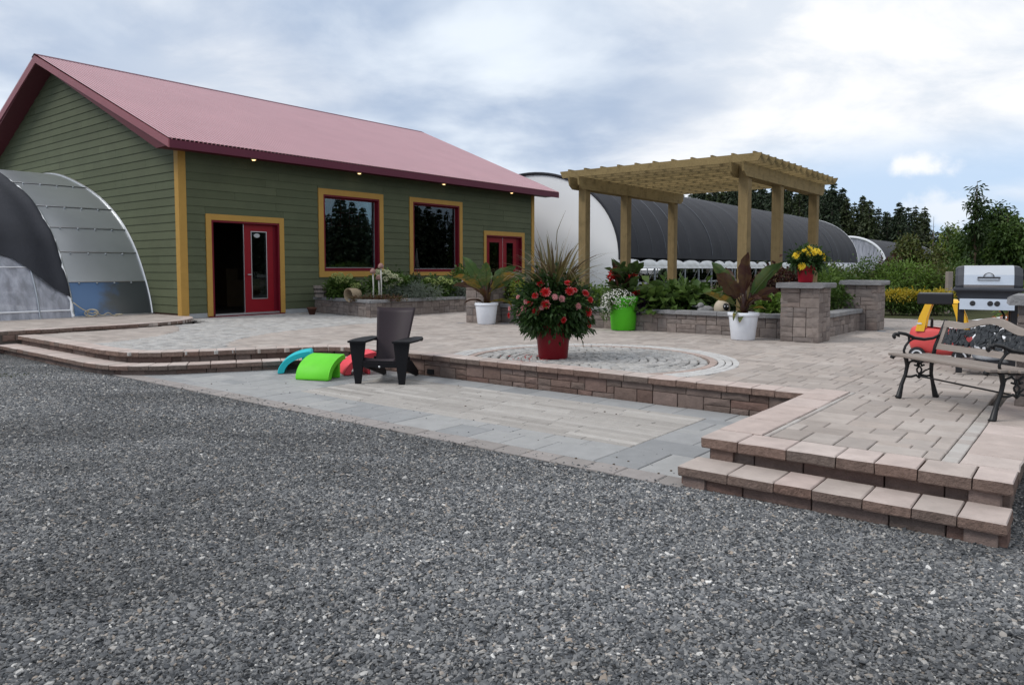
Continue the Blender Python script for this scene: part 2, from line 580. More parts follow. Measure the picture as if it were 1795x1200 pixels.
def gravelmat():
    m = bpy.data.materials.new('gravel ground')
    m.use_nodes = True
    t = NT(m.node_tree)
    pos = t.n('ShaderNodeNewGeometry').outputs['Position']
    v = t.n('ShaderNodeTexVoronoi')
    t.put(v.inputs['Vector'], t.vmath('MULTIPLY', pos, (1, 1, .3)))
    v.inputs['Scale'].default_value = 62
    sp = t.n('ShaderNodeSeparateColor')
    t.put(sp.inputs[0], v.outputs['Color'])
    c = t.ramp(sp.outputs[0], GRAVEL)
    edge = t.mapr(v.outputs['Distance'], .25, .75, 1., .2)
    c = t.mix(1., c, t.vmath('SCALE', (1, 1, 1), edge), 'MULTIPLY')
    mp = t.n('ShaderNodeMapping')
    t.put(mp.inputs[0], pos)
    mp.inputs['Rotation'].default_value = (0, 0, R(28))
    mp.inputs['Scale'].default_value = (.35, 1., 1)
    big = t.mapr(t.noise(mp.outputs[0], .8, 5, .6), .3, .7, .66, 1.42)
    c = t.mix(1., c, t.vmath('SCALE', (1, 1, 1), big), 'MULTIPLY')
    b = t.n('ShaderNodeBsdfPrincipled')
    t.put(b.inputs['Base Color'], c)
    b.inputs['Roughness'].default_value = .75
    b.inputs['Specular IOR Level'].default_value = .25
    bn = t.n('ShaderNodeBump')
    bn.inputs['Strength'].default_value = .9
    bn.inputs['Distance'].default_value = .012
    t.put(bn.inputs['Height'], t.math('SUBTRACT', 1., v.outputs['Distance']))
    t.put(b.inputs['Normal'], bn.outputs[0])
    o = t.n('ShaderNodeOutputMaterial')
    t.nt.links.new(b.outputs[0], o.inputs[0])
    return m


GRAVEL = [(0., (.034, .037, .041)), (.2, (.064, .069, .076)), (.42, (.104, .109, .117)), (.6, (.152, .156, .161)), (.76, (.215, .215, .213)),
          (.86, (.12, .124, .132)), (.92, (.32, .31, .295)), (.952, (.25, .205, .165)), (.978, (.38, .37, .355)), (1., (.56, .55, .53))]
gm = MB()
gm.add([(-900, -900, 0), (900, -900, 0), (900, 900, 0), (-900, 900, 0)], [(0, 1, 2, 3)])
tag(gm.build('gravel_yard', gravelmat()), kind='structure')


def stonemat():
    m = bpy.data.materials.new('gravel stone')
    m.use_nodes = True
    t = NT(m.node_tree)
    r = t.n('ShaderNodeObjectInfo').outputs['Random']
    pos = t.n('ShaderNodeNewGeometry').outputs['Position']
    c = t.ramp(r, GRAVEL)
    f = t.math('ADD', .62, t.math('MULTIPLY', t.noise(pos, 60, 3, .6), .8))
    mp = t.n('ShaderNodeMapping')
    t.put(mp.inputs[0], pos)
    mp.inputs['Rotation'].default_value = (0, 0, R(28))
    mp.inputs['Scale'].default_value = (.35, 1., 1)
    patch = t.mapr(t.noise(mp.outputs[0], .8, 5, .6), .3, .7, .62, 1.38)
    c = t.mix(1., c, t.vmath('SCALE', (1, 1, 1), t.math('MULTIPLY', f, patch)), 'MULTIPLY')
    b = t.n('ShaderNodeBsdfPrincipled')
    t.put(b.inputs['Base Color'], c)
    b.inputs['Roughness'].default_value = .62
    b.inputs['Specular IOR Level'].default_value = .35
    o = t.n('ShaderNodeOutputMaterial')
    t.nt.links.new(b.outputs[0], o.inputs[0])
    return m


def stones(name, poly, near_d, far_d, d0, d1, size, seed, z=.001):
    """loose chippings scattered over a polygon of the yard (geometry nodes, angular pieces made in the tree itself)"""
    mb = MB()
    mb.add([(p[0], p[1], z) for p in poly], [list(range(len(poly)))])
    o = mb.build(name, stonemat())
    tag(o, kind='stuff')
    g = bpy.data.node_groups.new(name, 'GeometryNodeTree')
    g.interface.new_socket('Geometry', in_out='INPUT', socket_type='NodeSocketGeometry')
    g.interface.new_socket('Geometry', in_out='OUTPUT', socket_type='NodeSocketGeometry')
    N = g.nodes.new
    lk = g.links.new
    gi, go = N('NodeGroupInput'), N('NodeGroupOutput')
    pos = N('GeometryNodeInputPosition')
    ln = N('ShaderNodeVectorMath'); ln.operation = 'LENGTH'
    lk(pos.outputs[0], ln.inputs[0])
    mr = N('ShaderNodeMapRange')
    lk(ln.outputs['Value'], mr.inputs[0])
    for i, x in zip((1, 2, 3, 4), (near_d, far_d, d0, d1)):
        mr.inputs[i].default_value = x
    dp = N('GeometryNodeDistributePointsOnFaces')
    dp.distribute_method = 'RANDOM'
    lk(gi.outputs[0], dp.inputs['Mesh'])
    lk(mr.outputs[0], dp.inputs['Density'])
    dp.inputs['Seed'].default_value = seed
    jn = N('GeometryNodeJoinGeometry')
    for k in range(5):
        ico = N('GeometryNodeMeshIcoSphere')
        ico.inputs['Radius'].default_value = 1
        ico.inputs['Subdivisions'].default_value = 1
        nz = N('ShaderNodeTexNoise'); nz.noise_dimensions = '4D'
        nz.inputs['W'].default_value = 3.7 * k + seed
        nz.inputs['Scale'].default_value = .9
        sub = N('ShaderNodeVectorMath'); sub.operation = 'SUBTRACT'
        lk(nz.outputs['Color'], sub.inputs[0]); sub.inputs[1].default_value = (.5, .5, .5)
        sca = N('ShaderNodeVectorMath'); sca.operation = 'SCALE'
        lk(sub.outputs[0], sca.inputs[0]); sca.inputs['Scale'].default_value = 2.2
        sp = N('GeometryNodeSetPosition')
        lk(ico.outputs['Mesh'], sp.inputs['Geometry']); lk(sca.outputs[0], sp.inputs['Offset'])
        ss = N('GeometryNodeSetShadeSmooth'); ss.inputs['Shade Smooth'].default_value = False
        lk(sp.outputs[0], ss.inputs[0])
        sm = N('GeometryNodeSetMaterial'); sm.inputs['Material'].default_value = o.data.materials[0]
        lk(ss.outputs[0], sm.inputs[0])
        ti = N('GeometryNodeGeometryToInstance')
        lk(sm.outputs[0], ti.inputs[0])
        lk(ti.outputs[0], jn.inputs[0])
    io = N('GeometryNodeInstanceOnPoints')
    lk(dp.outputs['Points'], io.inputs['Points'])
    lk(jn.outputs[0], io.inputs['Instance'])
    io.inputs['Pick Instance'].default_value = True
    ri = N('FunctionNodeRandomValue'); ri.data_type = 'INT'
    ri.inputs['Min'].default_value if False else None
    for s_ in ri.inputs:
        if s_.type == 'INT' and s_.name == 'Min': s_.default_value = 0
        if s_.type == 'INT' and s_.name == 'Max': s_.default_value = 4
        if s_.name == 'Seed': s_.default_value = 11 + seed
    lk([x for x in ri.outputs if x.type == 'INT'][0], io.inputs['Instance Index'])
    rr = N('FunctionNodeRandomValue'); rr.data_type = 'FLOAT_VECTOR'
    v3 = [s_ for s_ in rr.inputs if s_.type == 'VECTOR']
    v3[0].default_value = (-.6, -.6, 0); v3[1].default_value = (.6, .6, 6.28)
    lk([x for x in rr.outputs if x.type == 'VECTOR'][0], io.inputs['Rotation'])
    rs = N('FunctionNodeRandomValue'); rs.data_type = 'FLOAT_VECTOR'
    v3 = [s_ for s_ in rs.inputs if s_.type == 'VECTOR']
    v3[0].default_value = (size * .55, size * .4, size * .22); v3[1].default_value = (size * 1.25, size * .95, size * .55)
    for s_ in rs.inputs:
        if s_.name == 'Seed': s_.default_value = 5 + seed
    rb = N('FunctionNodeRandomValue'); rb.data_type = 'FLOAT'
    for s_ in rb.inputs:
        if s_.name == 'Seed': s_.default_value = 9 + seed
    pw = N('ShaderNodeMath'); pw.operation = 'POWER'
    lk([x for x in rb.outputs if x.type == 'VALUE'][0], pw.inputs[0]); pw.inputs[1].default_value = 7
    ml = N('ShaderNodeMath'); ml.operation = 'MULTIPLY_ADD'
    lk(pw.outputs[0], ml.inputs[0]); ml.inputs[1].default_value = .95; ml.inputs[2].default_value = .78
    sc2 = N('ShaderNodeVectorMath'); sc2.operation = 'SCALE'
    lk([x for x in rs.outputs if x.type == 'VECTOR'][0], sc2.inputs[0]); lk(ml.outputs[0], sc2.inputs['Scale'])
    lk(sc2.outputs[0], io.inputs['Scale'])
    lk(io.outputs[0], go.inputs[0])
    md = o.modifiers.new('scatter', 'NODES')
    md.node_group = g
    return o


def xyp(u, w_):
    p = L(u, w_)
    return (p.x, p.y)


gp1 = [(-2.6, 1.9), (2.6, 1.9), (4.6, 4.2), (4.6, 5.0), xyp(-3.3, 16.84), xyp(-4.28, 16.84), xyp(-4.28, 15.03), xyp(-4.34, 15.0), xyp(-4.36, 5.6), xyp(-4.46, 4.2), (-8.4, 11.0)]
stones('gravel_stones', gp1, 3.0, 10.5, 10500, 1900, .0128, 3)
stones('spilled_gravel', [xyp(-4.36, 6.9), xyp(-4.36, 15.0), xyp(-4.2, 15.0), xyp(-4.2, 6.9)], 3.0, 20, 170, 150, .011, 8, .017)
stones('tracked_gravel', [xyp(-4.2, 8), xyp(-4.2, 15.0), xyp(-3.4, 15.0), xyp(-3.4, 8)], 3.0, 20, 10, 10, .009, 9, .018)

# ------------------------------------------------------------------ piece helpers
_cache = {}


def paver_mesh(sx, sy, sz, ch=.006, var=0):
    k = ('p', round(sx, 3), round(sy, 3), round(sz, 3), ch, var)
    if k in _cache:
        return _cache[k]
    r = random.Random(str(k))
    j = lambda a: r.uniform(-a, a)
    x, y = sx / 2, sy / 2
    vs, fs = [], []
    corners = [(-x, -y), (x, -y), (x, y), (-x, y)]
    js = [(j(.002), j(.002)) for _ in range(4)]
    for (a, b), (p, q) in zip(corners, js): vs.append((a + p, b + q, -sz))
    for (a, b), (p, q) in zip(corners, js): vs.append((a + p, b + q, -ch))
    for (a, b), (p, q) in zip(corners, js): vs.append((a * (1 - ch / x) + p, b * (1 - ch / y) + q, 0))
    for k0 in (0, 4):
        for i in range(4):
            i2 = (i + 1) % 4
            fs.append((k0 + i, k0 + i2, k0 + 4 + i2, k0 + 4 + i))
    fs.append((8, 9, 10, 11))
    me = bpy.data.meshes.new('paver')
    me.from_pydata(vs, [], fs)
    _cache[k] = me
    return me


def rough_mesh(sx, sy, sz, var, bulge=.012, ch=.006, jit=.004, key='r'):
    """a split-faced block, centre at origin: both long faces bulge a little, edges uneven"""
    k = (key, round(sx, 2), round(sy, 2), round(sz, 3), var)
    if k in _cache:
        return _cache[k]
    r = random.Random(str(k))
    j = lambda a=jit: r.uniform(-a, a)
    x, y, z = sx / 2, sy / 2, sz / 2
    vs, fs = [], []
    for sgn in (-1, 1):
        o = len(vs)
        ring = [(-x, -z), (x, -z), (x, z), (-x, z)]
        if sgn > 0:
            ring = ring[::-1]
        for a, b in ring:
            vs.append((a * (1 - .002 / x), sgn * (y - ch) + j(), b))
        for a, b in ring:
            vs.append((a * (1 - ch / x) + j(), sgn * y + j(), b * (1 - ch / z) + j(.003)))
        vs.append((j(.3 * x), sgn * (y + bulge * r.uniform(.3, 1)), j(.4 * z)))
        for i in range(4):
            i2 = (i + 1) % 4
            fs.append((o + i, o + i2, o + 4 + i2, o + 4 + i))
            fs.append((o + 4 + i, o + 4 + i2, o + 8))
    # top, bottom, ends: match the two outer rings (front 0..3, back 9..12 reversed order)
    f0, f1, f2, f3 = 0, 1, 2, 3
    b0, b1, b2, b3 = 12, 11, 10, 9          # same corners on the back
    fs += [(f3, f2, b2, b3), (f1, f0, b0, b1), (f0, f3, b3, b0), (f2, f1, b1, b2)]
    me = bpy.data.meshes.new('block')
    me.from_pydata(vs, [], fs)
    _cache[k] = me
    return me


def ashlar(nx, ny, ok, sizes, r):
    used = set()
    outp = []
    for j in range(ny):
        for i in range(nx):
            if (i, j) in used or not ok(i, j):
                continue
            opts = sizes[:]
            r.shuffle(opts)
            for a, b in opts + [(1, 1)]:
                cells = [(i + p, j + q) for p in range(a) for q in range(b)]
                if all(0 <= c[0] < nx and 0 <= c[1] < ny and c not in used and ok(*c) for c in cells):
                    used.update(cells)
                    outp.append((i, j, a, b))
                    break
    return outp


def frame_root(name, kind=None, label=None, cat=None, u=0., w_=0., z=0., group=None):
    o = bpy.data.objects.new(name, None)
    COL.objects.link(o)
    o.location = L(u, w_, z)
    o.rotation_euler = (0, 0, ANG)
    tag(o, label, cat, group, kind)
    o['u0'], o['w0'], o['z0'] = u, w_, z
    return o


def lp(root, u, w_, z):
    return (u - root['u0'], -(w_ - root['w0']), z - root['z0'])


def lay(root, pieces, name, m, limit=300, stuffname=None):
    """pieces: (mesh, u, w, z, rot). The largest in the picture become parts, the rest one joined part."""
    def score(p):
        q = L(p[1], p[2], p[3])
        s_ = proj(q)
        if s_ is None or not (-60 < s_[0] < 1860 and -60 < s_[1] < 1260):
            return -1. / (1 + q.length)
        return p[0]['area'] / q.length ** 3
    for p in pieces:
        if 'area' not in p[0]:
            dx = [v.co.x for v in p[0].vertices]
            dy = [v.co.y for v in p[0].vertices]
            dz = [v.co.z for v in p[0].vertices]
            p[0]['area'] = (max(dx) - min(dx)) * (max(dy) - min(dy) + max(dz) - min(dz))
    pieces = sorted(pieces, key=score, reverse=True)
    for me, u, w_, z, rot in pieces[:limit]:
        obj(name, me, m, root, lp(root, u, w_, z), (0, 0, rot))
    if len(pieces) > limit:
        mb = MB()
        for me, u, w_, z, rot in pieces[limit:]:
            mb.xf = Matrix.Translation(lp(root, u, w_, z)) @ Matrix.Rotation(rot, 4, 'Z')
            mb.add([v.co[:] for v in me.vertices], [list(p.vertices) for p in me.polygons])
        mb.xf = None
        o = mb.build(stuffname or name + '_field', m, root)
        tag(o, kind='stuff')


def path_pts(pts, step=.05):
    """resample a polyline in (u, w) -> list of (u, w, s)"""
    outp = [(pts[0][0], pts[0][1], 0.)]
    s_ = 0.
    for (a, b), (c, d_) in zip(pts[:-1], pts[1:]):
        ln = math.hypot(c - a, d_ - b)
        n = max(1, int(ln / step))
        for i in range(1, n + 1):
            outp.append((a + (c - a) * i / n, b + (d_ - b) * i / n, s_ + ln * i / n))
        s_ += ln
    return outp


def smooth_path(pts, it=2):
    for _ in range(it):
        q = [pts[0]]
        for a, b in zip(pts[:-1], pts[1:]):
            q += [(a[0] * .75 + b[0] * .25, a[1] * .75 + b[1] * .25), (a[0] * .25 + b[0] * .75, a[1] * .25 + b[1] * .75)]
        q.append(pts[-1])
        pts = q
    return pts


def along(pp, s_):
    for a, b in zip(pp[:-1], pp[1:]):
        if b[2] >= s_:
            f = (s_ - a[2]) / max(1e-6, b[2] - a[2])
            return a[0] + (b[0] - a[0]) * f, a[1] + (b[1] - a[1]) * f
    return pp[-1][0], pp[-1][1]


def caps(root, pts, side, z, m, depth=.30, over=.03, th=.07, lo=.22, hi=.42, name='cap_stone', seed=1, gap=.004):
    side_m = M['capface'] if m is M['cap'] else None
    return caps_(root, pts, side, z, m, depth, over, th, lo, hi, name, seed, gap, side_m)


def caps_(root, pts, side, z, m, depth, over, th, lo, hi, name, seed, gap, side_m):
    """coping stones along a polyline; side=+1 when the outside lies to the left of the walking direction (in u, w)"""
    r = random.Random(seed)
    pp = path_pts(pts)
    tot = pp[-1][2]
    s_ = 0.
    n = 0
    while s_ < tot - .02:
        ln = r.uniform(lo, hi)
        if tot - s_ - ln < lo * .6: ln = tot - s_
        e = min(tot, s_ + ln)
        a, b = along(pp, s_ + gap), along(pp, e - gap)
        tx, ty = b[0] - a[0], b[1] - a[1]
        l_ = math.hypot(tx, ty)
        if l_ < .03: break
        def nrm(sv):
            p, q = along(pp, max(0, sv - .03)), along(pp, min(tot, sv + .03))
            dx, dy = q[0] - p[0], q[1] - p[1]
            h = math.hypot(dx, dy)
            return (-dy / h * side, dx / h * side)
        na, nb = nrm(s_), nrm(e)
        mid = along(pp, (s_ + e) / 2)
        nm = nrm((s_ + e) / 2)
        j = lambda v: r.uniform(-v, v)
        dz = j(.002)
        base = lp(root, mid[0], mid[1], z + dz)
        O_ = [(a[0] + na[0] * over, a[1] + na[1] * over), (mid[0] + nm[0] * (over + j(.006)), mid[1] + nm[1] * (over + j(.006))), (b[0] + nb[0] * over, b[1] + nb[1] * over)]
        I_ = [(b[0] - nb[0] * (depth - over), b[1] - nb[1] * (depth - over)), (a[0] - na[0] * (depth - over), a[1] - na[1] * (depth - over))]
        poly = [(p[0] - mid[0], -(p[1] - mid[1])) for p in O_ + I_]
        c = (sum(p[0] for p in poly) / 5, sum(p[1] for p in poly) / 5)
        ch = .009
        def inset(p, q):
            d_ = math.hypot(p[0] - c[0], p[1] - c[1])
            return (c[0] + (p[0] - c[0]) * (1 - q / d_), c[1] + (p[1] - c[1]) * (1 - q / d_))
        area = sum(poly[i][0] * poly[(i + 1) % 5][1] - poly[(i + 1) % 5][0] * poly[i][1] for i in range(5))
        if area < 0: poly = poly[::-1]
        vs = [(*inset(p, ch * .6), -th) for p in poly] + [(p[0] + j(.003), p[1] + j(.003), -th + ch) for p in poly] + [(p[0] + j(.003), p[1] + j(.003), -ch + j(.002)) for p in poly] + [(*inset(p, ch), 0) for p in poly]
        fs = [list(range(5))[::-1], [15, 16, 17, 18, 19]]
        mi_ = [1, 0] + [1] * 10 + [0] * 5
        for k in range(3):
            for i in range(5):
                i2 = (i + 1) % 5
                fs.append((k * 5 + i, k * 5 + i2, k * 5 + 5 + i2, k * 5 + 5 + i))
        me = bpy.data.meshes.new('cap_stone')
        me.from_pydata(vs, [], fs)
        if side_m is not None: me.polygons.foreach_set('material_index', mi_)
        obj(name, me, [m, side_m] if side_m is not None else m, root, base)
        s_ = e
        n += 1
    return n


def wall_blocks(root, pts, side, z0, z1, m, course, unit=.1, sizes=((2, 1), (3, 1), (4, 1), (3, 2), (2, 2)), inset=.0, thick=.16, name='wall_block', seed=1, acc=None):
    """split-faced blocks laid along each straight piece of a polyline"""
    r = random.Random(seed)
    for a, b in zip(pts[:-1], pts[1:]):
        dx, dy = b[0] - a[0], b[1] - a[1]
        ln = math.hypot(dx, dy)
        if ln < .02: continue
        tx, ty = dx / ln, dy / ln
        nx_, ny_ = -ty * side, tx * side
        n = max(1, round(ln / unit))
        uu = ln / n
        nz = max(1, round((z1 - z0) / course))
        ch = (z1 - z0) / nz
        for i, j, p, q in ashlar(n, nz, lambda i, j: True, [s_ for s_ in sizes if s_[1] <= nz], r):
            sx, sz = p * uu - .003, q * ch - .003
            me = rough_mesh(sx, thick, sz, r.randrange(3))
            s_ = (i + p / 2) * uu
            off = inset + thick / 2 + r.uniform(-.004, .004)
            u, w_ = a[0] + tx * s_ - nx_ * off, a[1] + ty * s_ - ny_ * off
            rec = (me, u, w_, z0 + (j + q / 2) * ch, math.atan2(-ty, tx))
            if acc is not None:
                acc.append(rec)
            else:
                obj(name, me, m, root, lp(root, rec[1], rec[2], rec[3]), (0, 0, rec[4]))


def slabfill(root, name, poly, z0, z1, m):
    mb = MB()
    pts = [lp(root, u, w_, 0)[:2] for u, w_ in poly]
    area = sum(pts[i][0] * pts[(i + 1) % len(pts)][1] - pts[(i + 1) % len(pts)][0] * pts[i][1] for i in range(len(pts)))
    if area < 0: pts = pts[::-1]
    mb.prism(pts, z0 - root['z0'], z1 - root['z0'])
    return mb.build(name, m, root)


# ------------------------------------------------------------------ upper patio
curve = smooth_path([(-4.08, 2.02), (-4.13, 4.4), (-4.17, 5.55), (-4.13, 6.15), (-3.93, 6.5), (-3.55, 6.83), (-2.9, 7.2), (-2.0, 7.76), (-1.70, 7.98), (-1.62, 8.3)], 2)
edge_wall = [(-1.62, 8.3), (-1.62, 15.05)]
edge_side = [(-1.62, 15.05), (-4.0, 15.05)]
edge_front = [(-4.0, 15.05), (-4.0, 16.86)]
edge_end = [(-4.0, 16.86), (-.4, 16.86)]
upoly = curve + edge_wall[1:] + edge_side[1:] + edge_front[1:] + [(-.4, 16.86), (-.4, 19.5), (10.6, 19.5), (10.6, 14.6), (13.8, 7.5), (13.8, .03), (0., .03), (0., 1.4), (-.9, 1.75), (-2., 1.95)]
up = frame_root('upper_patio', 'structure')
def inward(pts, d_):
    outp = []
    for i, p in enumerate(pts):
        a, b = pts[max(0, i - 1)], pts[min(len(pts) - 1, i + 1)]
        h = math.hypot(b[0] - a[0], b[1] - a[1])
        outp.append((p[0] + (b[1] - a[1]) / h * d_, p[1] - (b[0] - a[0]) / h * d_))
    return outp


front_ = inward(curve, .13)
bedpoly = front_[:-1] + [(-1.49, 8.36), (-1.49, 15.18), (-3.86, 15.18), (-3.86, 16.74), (-.3, 16.74), (-.3, 19.45)] + upoly[upoly.index((10.6, 19.5)):]
slabfill(up, 'patio_bed', bedpoly, .02, .255, M['sand'])
CC, CR = (-.56, 11.86), 1.98
plantL = [(3.72, .04), (3.09, 3.2), (10.2, 3.26), (10.2, .04)]
plantR = [(3.98, 6.05), (3.98, 13.36), (7.1, 13.4), (7.1, 6.05)]
pathP = smooth_path([(-4.3, 4.7), (-3.6, 4.55), (-2.84, 4.25), (-1.9, 3.5), (-1.3, 2.4), (-.9, 1.2), (.3, .0), (3.6, .0), (3.3, 2.5), (3.2, 4.9), (1.85, 4.5), (-.5, 4.85), (-1.9, 5.55), (-2.75, 6.5), (-2.9, 7.3), (-3.6, 7.0), (-4.2, 6.1)], 1)
acc_p, acc_c, acc_d = [], [], []
g = .108
u0, w0 = -4.1, .05


def okp(i, j):
    u, w_ = u0 + (i + .5) * g, w0 + (j + .5) * g
    if not inpoly(u, w_, upoly): return False
    if math.hypot(u - CC[0], w_ - CC[1]) < CR - .06: return False
    if inpoly(u, w_, plantL) or inpoly(u, w_, plantR): return False
    if w_ > 15.05 and u < -1.25 and w_ < 15.35: return False
    if w_ > 16.49 and u < -.3: return False
    if w_ > 15.05 and u < -3.72: return False
    if u < -1.36 and w_ > 8.3 and w_ < 15.1 : return False
    return not inpoly(u, w_, pathP)


for i, j, a, b in ashlar(138, 181, okp, [(2, 3), (3, 2), (2, 2), (1, 2), (2, 1), (2, 3), (3, 2), (2, 2)], random.Random(5)):
    u, w_ = u0 + (i + a / 2) * g, w0 + (j + b / 2) * g
    dark = (3.48 < u < 4 and 6.6 < w_ < 13.1) or (3.12 < u < 7.6 and 13.3 < w_ < 14.0) or (3.12 < u < 4 and 12.75 < w_ < 13.4) or (3.1 < u < 4 and 5.8 < w_ < 7.0)
    me = paver_mesh(a * g - .006, b * g - .006, .06)
    z = ZP + rng.uniform(-.002, .002)
    (acc_d if dark else acc_p).append((me, u, w_, z, rng.uniform(-.006, .006)))
lay(up, acc_p, 'paver', M['paver'])
lay(up, acc_d, 'edging_paver', M['darkstrip'], 150)


def okc(i, j):
    u, w_ = u0 + (i + .5) * .11, w0 + (j + .5) * .11
    return inpoly(u, w_, pathP) and inpoly(u, w_, upoly) and not inpoly(u, w_, plantL)


for i, j, a, b in ashlar(76, 70, okc, [(1, 1), (2, 1), (1, 2), (1, 1)], random.Random(9)):
    u, w_ = u0 + (i + a / 2) * .11, w0 + (j + b / 2) * .11
    me = paver_mesh(a * .11 - .008, b * .11 - .008, .05, .008, rng.randrange(3))
    acc_c.append((me, u, w_, ZP + .002 + rng.uniform(-.002, .002), rng.uniform(-.12, .12)))
lay(up, acc_c, 'path_cobble', M['cobble'], 200)

# the paved circle: fans of cobbles, a reddish ring, three pale rings; cut off by the wall
acc, accw, accr = [], [], []


def incirc(u, w_):
    return u > -1.40


k = 0
rad = .09
while rad < 1.54:
    n = max(4, int(2 * math.pi * rad / .118))
    ph = rng.random()
    for q in range(n):
        a = 2 * math.pi * (q + ph) / n
        wob = .02 * math.sin(5 * a + k)
        u, w_ = CC[0] + (rad + wob) * math.cos(a), CC[1] + (rad + wob) * math.sin(a)
        if incirc(u, w_):
            acc.append((paver_mesh(.092, .1, .05, .012, rng.randrange(5)), u, w_, ZP + .004 + rng.uniform(-.004, .004), -a + rng.uniform(-.22, .22)))
    rad += .108
    k += 1
for ring, (rr, wd, ln, lst) in enumerate([(1.615, .1, .16, accr), (1.715, .085, .13, accw), (1.805, .085, .13, accw), (1.895, .085, .13, accw)]):
    n = int(2 * math.pi * rr / ln)
    for q in range(n):
        a = 2 * math.pi * (q + .37 * ring) / n
        u, w_ = CC[0] + rr * math.cos(a), CC[1] + rr * math.sin(a)
        if incirc(u, w_):
            lst.append((paver_mesh(wd - .007, ln - .008, .05, .006, rng.randrange(3)), u, w_, ZP + .005 + rng.uniform(-.002, .002), -a))
lay(up, acc, 'circle_cobble', M['cobble'])
lay(up, accw, 'circle_edge_stone', M['ringwhite'])
lay(up, accr, 'circle_band_stone', M['ringred'])

caps(up, curve, 1, ZP + .006, M['cap'], .28, .03, .075, .2, .34, seed=3)
caps(up, edge_wall, 1, ZP + .006, M['cap'], .28, .03, .075, .2, .38, seed=4)
caps(up, [(-1.30, 15.05), (-3.70, 15.05)], 1, ZP + .007, M['cap'], .32, .03, .075, .24, .44, seed=5)
caps(up, [(-4.0, 15.02), (-4.0, 16.88)], 1, ZP + .008, M['cap'], .30, .03, .08, .2, .34, seed=12)
caps(up, [(-3.70, 16.86), (-.3, 16.86)], 1, ZP + .007, M['cap'], .31, .02, .075, .24, .44, seed=7)
# narrow pale pavers inside the platform edge
acc = []
for q in range(16):
    acc.append((paver_mesh(.143, .04, .05), -3.62 + q * .15, 15.364, ZP + .001, 0))
    acc.append((paver_mesh(.143, .092, .05), -3.62 + q * .15, 16.517, ZP + .001, 0))
lay(up, acc, 'edging_strip', M['strip'])
# risers and the long low wall
acc = []
cpts = [curve[i] for i in range(0, len(curve), 3)] + [curve[-1]]
wall_blocks(up, cpts, 1, .1, ZP - .07, M['block'], .125, .12, inset=.03, acc=acc, seed=2)
wall_blocks(up, edge_wall, 1, -.02, ZP - .069, M['block'], .083, .1, inset=.015, acc=acc, seed=3)
wall_blocks(up, edge_side, 1, -.02, ZP - .069, M['block'], .125, .12, inset=.03, acc=acc, seed=4)
wall_blocks(up, edge_front, 1, .05, ZP - .073, M['block'], .18, .17, ((2, 1), (3, 1)), inset=.05, acc=acc, seed=5)
wall_blocks(up, edge_end, 1, -.02, ZP - .069, M['block'], .125, .12, inset=.04, acc=acc, seed=6)
lay(up, acc, 'wall_block', M['block'])
mb = MB(); mb.box(lp(up, -1.626, 9.86, .10), lp(up, -1.60, 9.98, .03)); mb.build('drain_outlet', M['black'], up)

# ------------------------------------------------------------------ lower steps (two flights of one tread)
for nm, pts, seed in (('curved_step', smooth_path([(-4.36, 1.6), (-4.41, 4.4), (-4.45, 5.7), (-4.40, 6.35), (-4.18, 6.75), (-3.75, 7.1), (-3.1, 7.48), (-2.3, 7.96), (-1.64, 8.4)], 2), 21), ('front_step', [(-4.29, 14.98), (-4.29, 16.88)], 22)):
    st = frame_root(nm, 'structure')
    caps(st, pts, 1, ZL + .003, M['cap'], .32, .03, .07, .22, .36, seed=seed)
    cp = [pts[i] for i in range(0, len(pts), 3)] + [pts[-1]] if len(pts) > 2 else pts
    wall_blocks(st, cp, 1, -.03, ZL - .067, M['block'], .12, .15, ((2, 1), (3, 1)), inset=.03, seed=seed, name='riser_block')
    if nm == 'front_step':
        wall_blocks(st, [(-3.9, 14.98), (-4.29, 14.98)], 1, -.03, ZL - .067, M['block'], .12, .15, ((2, 1), (3, 1)), inset=.03, seed=seed + 5, name='riser_block')
        wall_blocks(st, [(-4.29, 16.86), (-3.9, 16.86)], 1, -.03, ZL - .067, M['block'], .12, .15, ((2, 1), (3, 1)), inset=.03, seed=seed + 6, name='riser_block')

# ------------------------------------------------------------------ sunken patio
sp_ = frame_root('sunken_patio', 'structure')
spoly = [(-4.34, 6.2), (-4.34, 15.03), (-1.5, 15.03), (-1.5, 8.2), (-2.9, 7.3)]
slabfill(sp_, 'patio_bed', spoly, -.05, .004, M['sand'])
acc = []
w_ = 6.3
while w_ < 15.0:
    ln = rng.choice((.27, .3, .33))
    ln = min(ln, 15.02 - w_)
    acc.append((paver_mesh(.2, ln - .007, .04, .007, rng.randrange(3)), -4.24, w_ + ln / 2, .016 + rng.uniform(-.002, .002), 0))
    w_ += ln
lay(sp_, acc, 'border_paver', M['border'])
spoly2 = [(-4.14, 6.4), (-4.14, 15.04), (-1.6, 15.04), (-1.6, 8.3), (-3., 7.3), (-3.8, 6.9)]
gs_ = .19


def oks(i, j):
    u, w_ = -4.135 + (i + .5) * gs_, 6.4 + (j + .5) * gs_
    return inpoly(u, w_, spoly2) and not (-3.56 < u < -2.05 and 9.63 < w_ < 14.19)


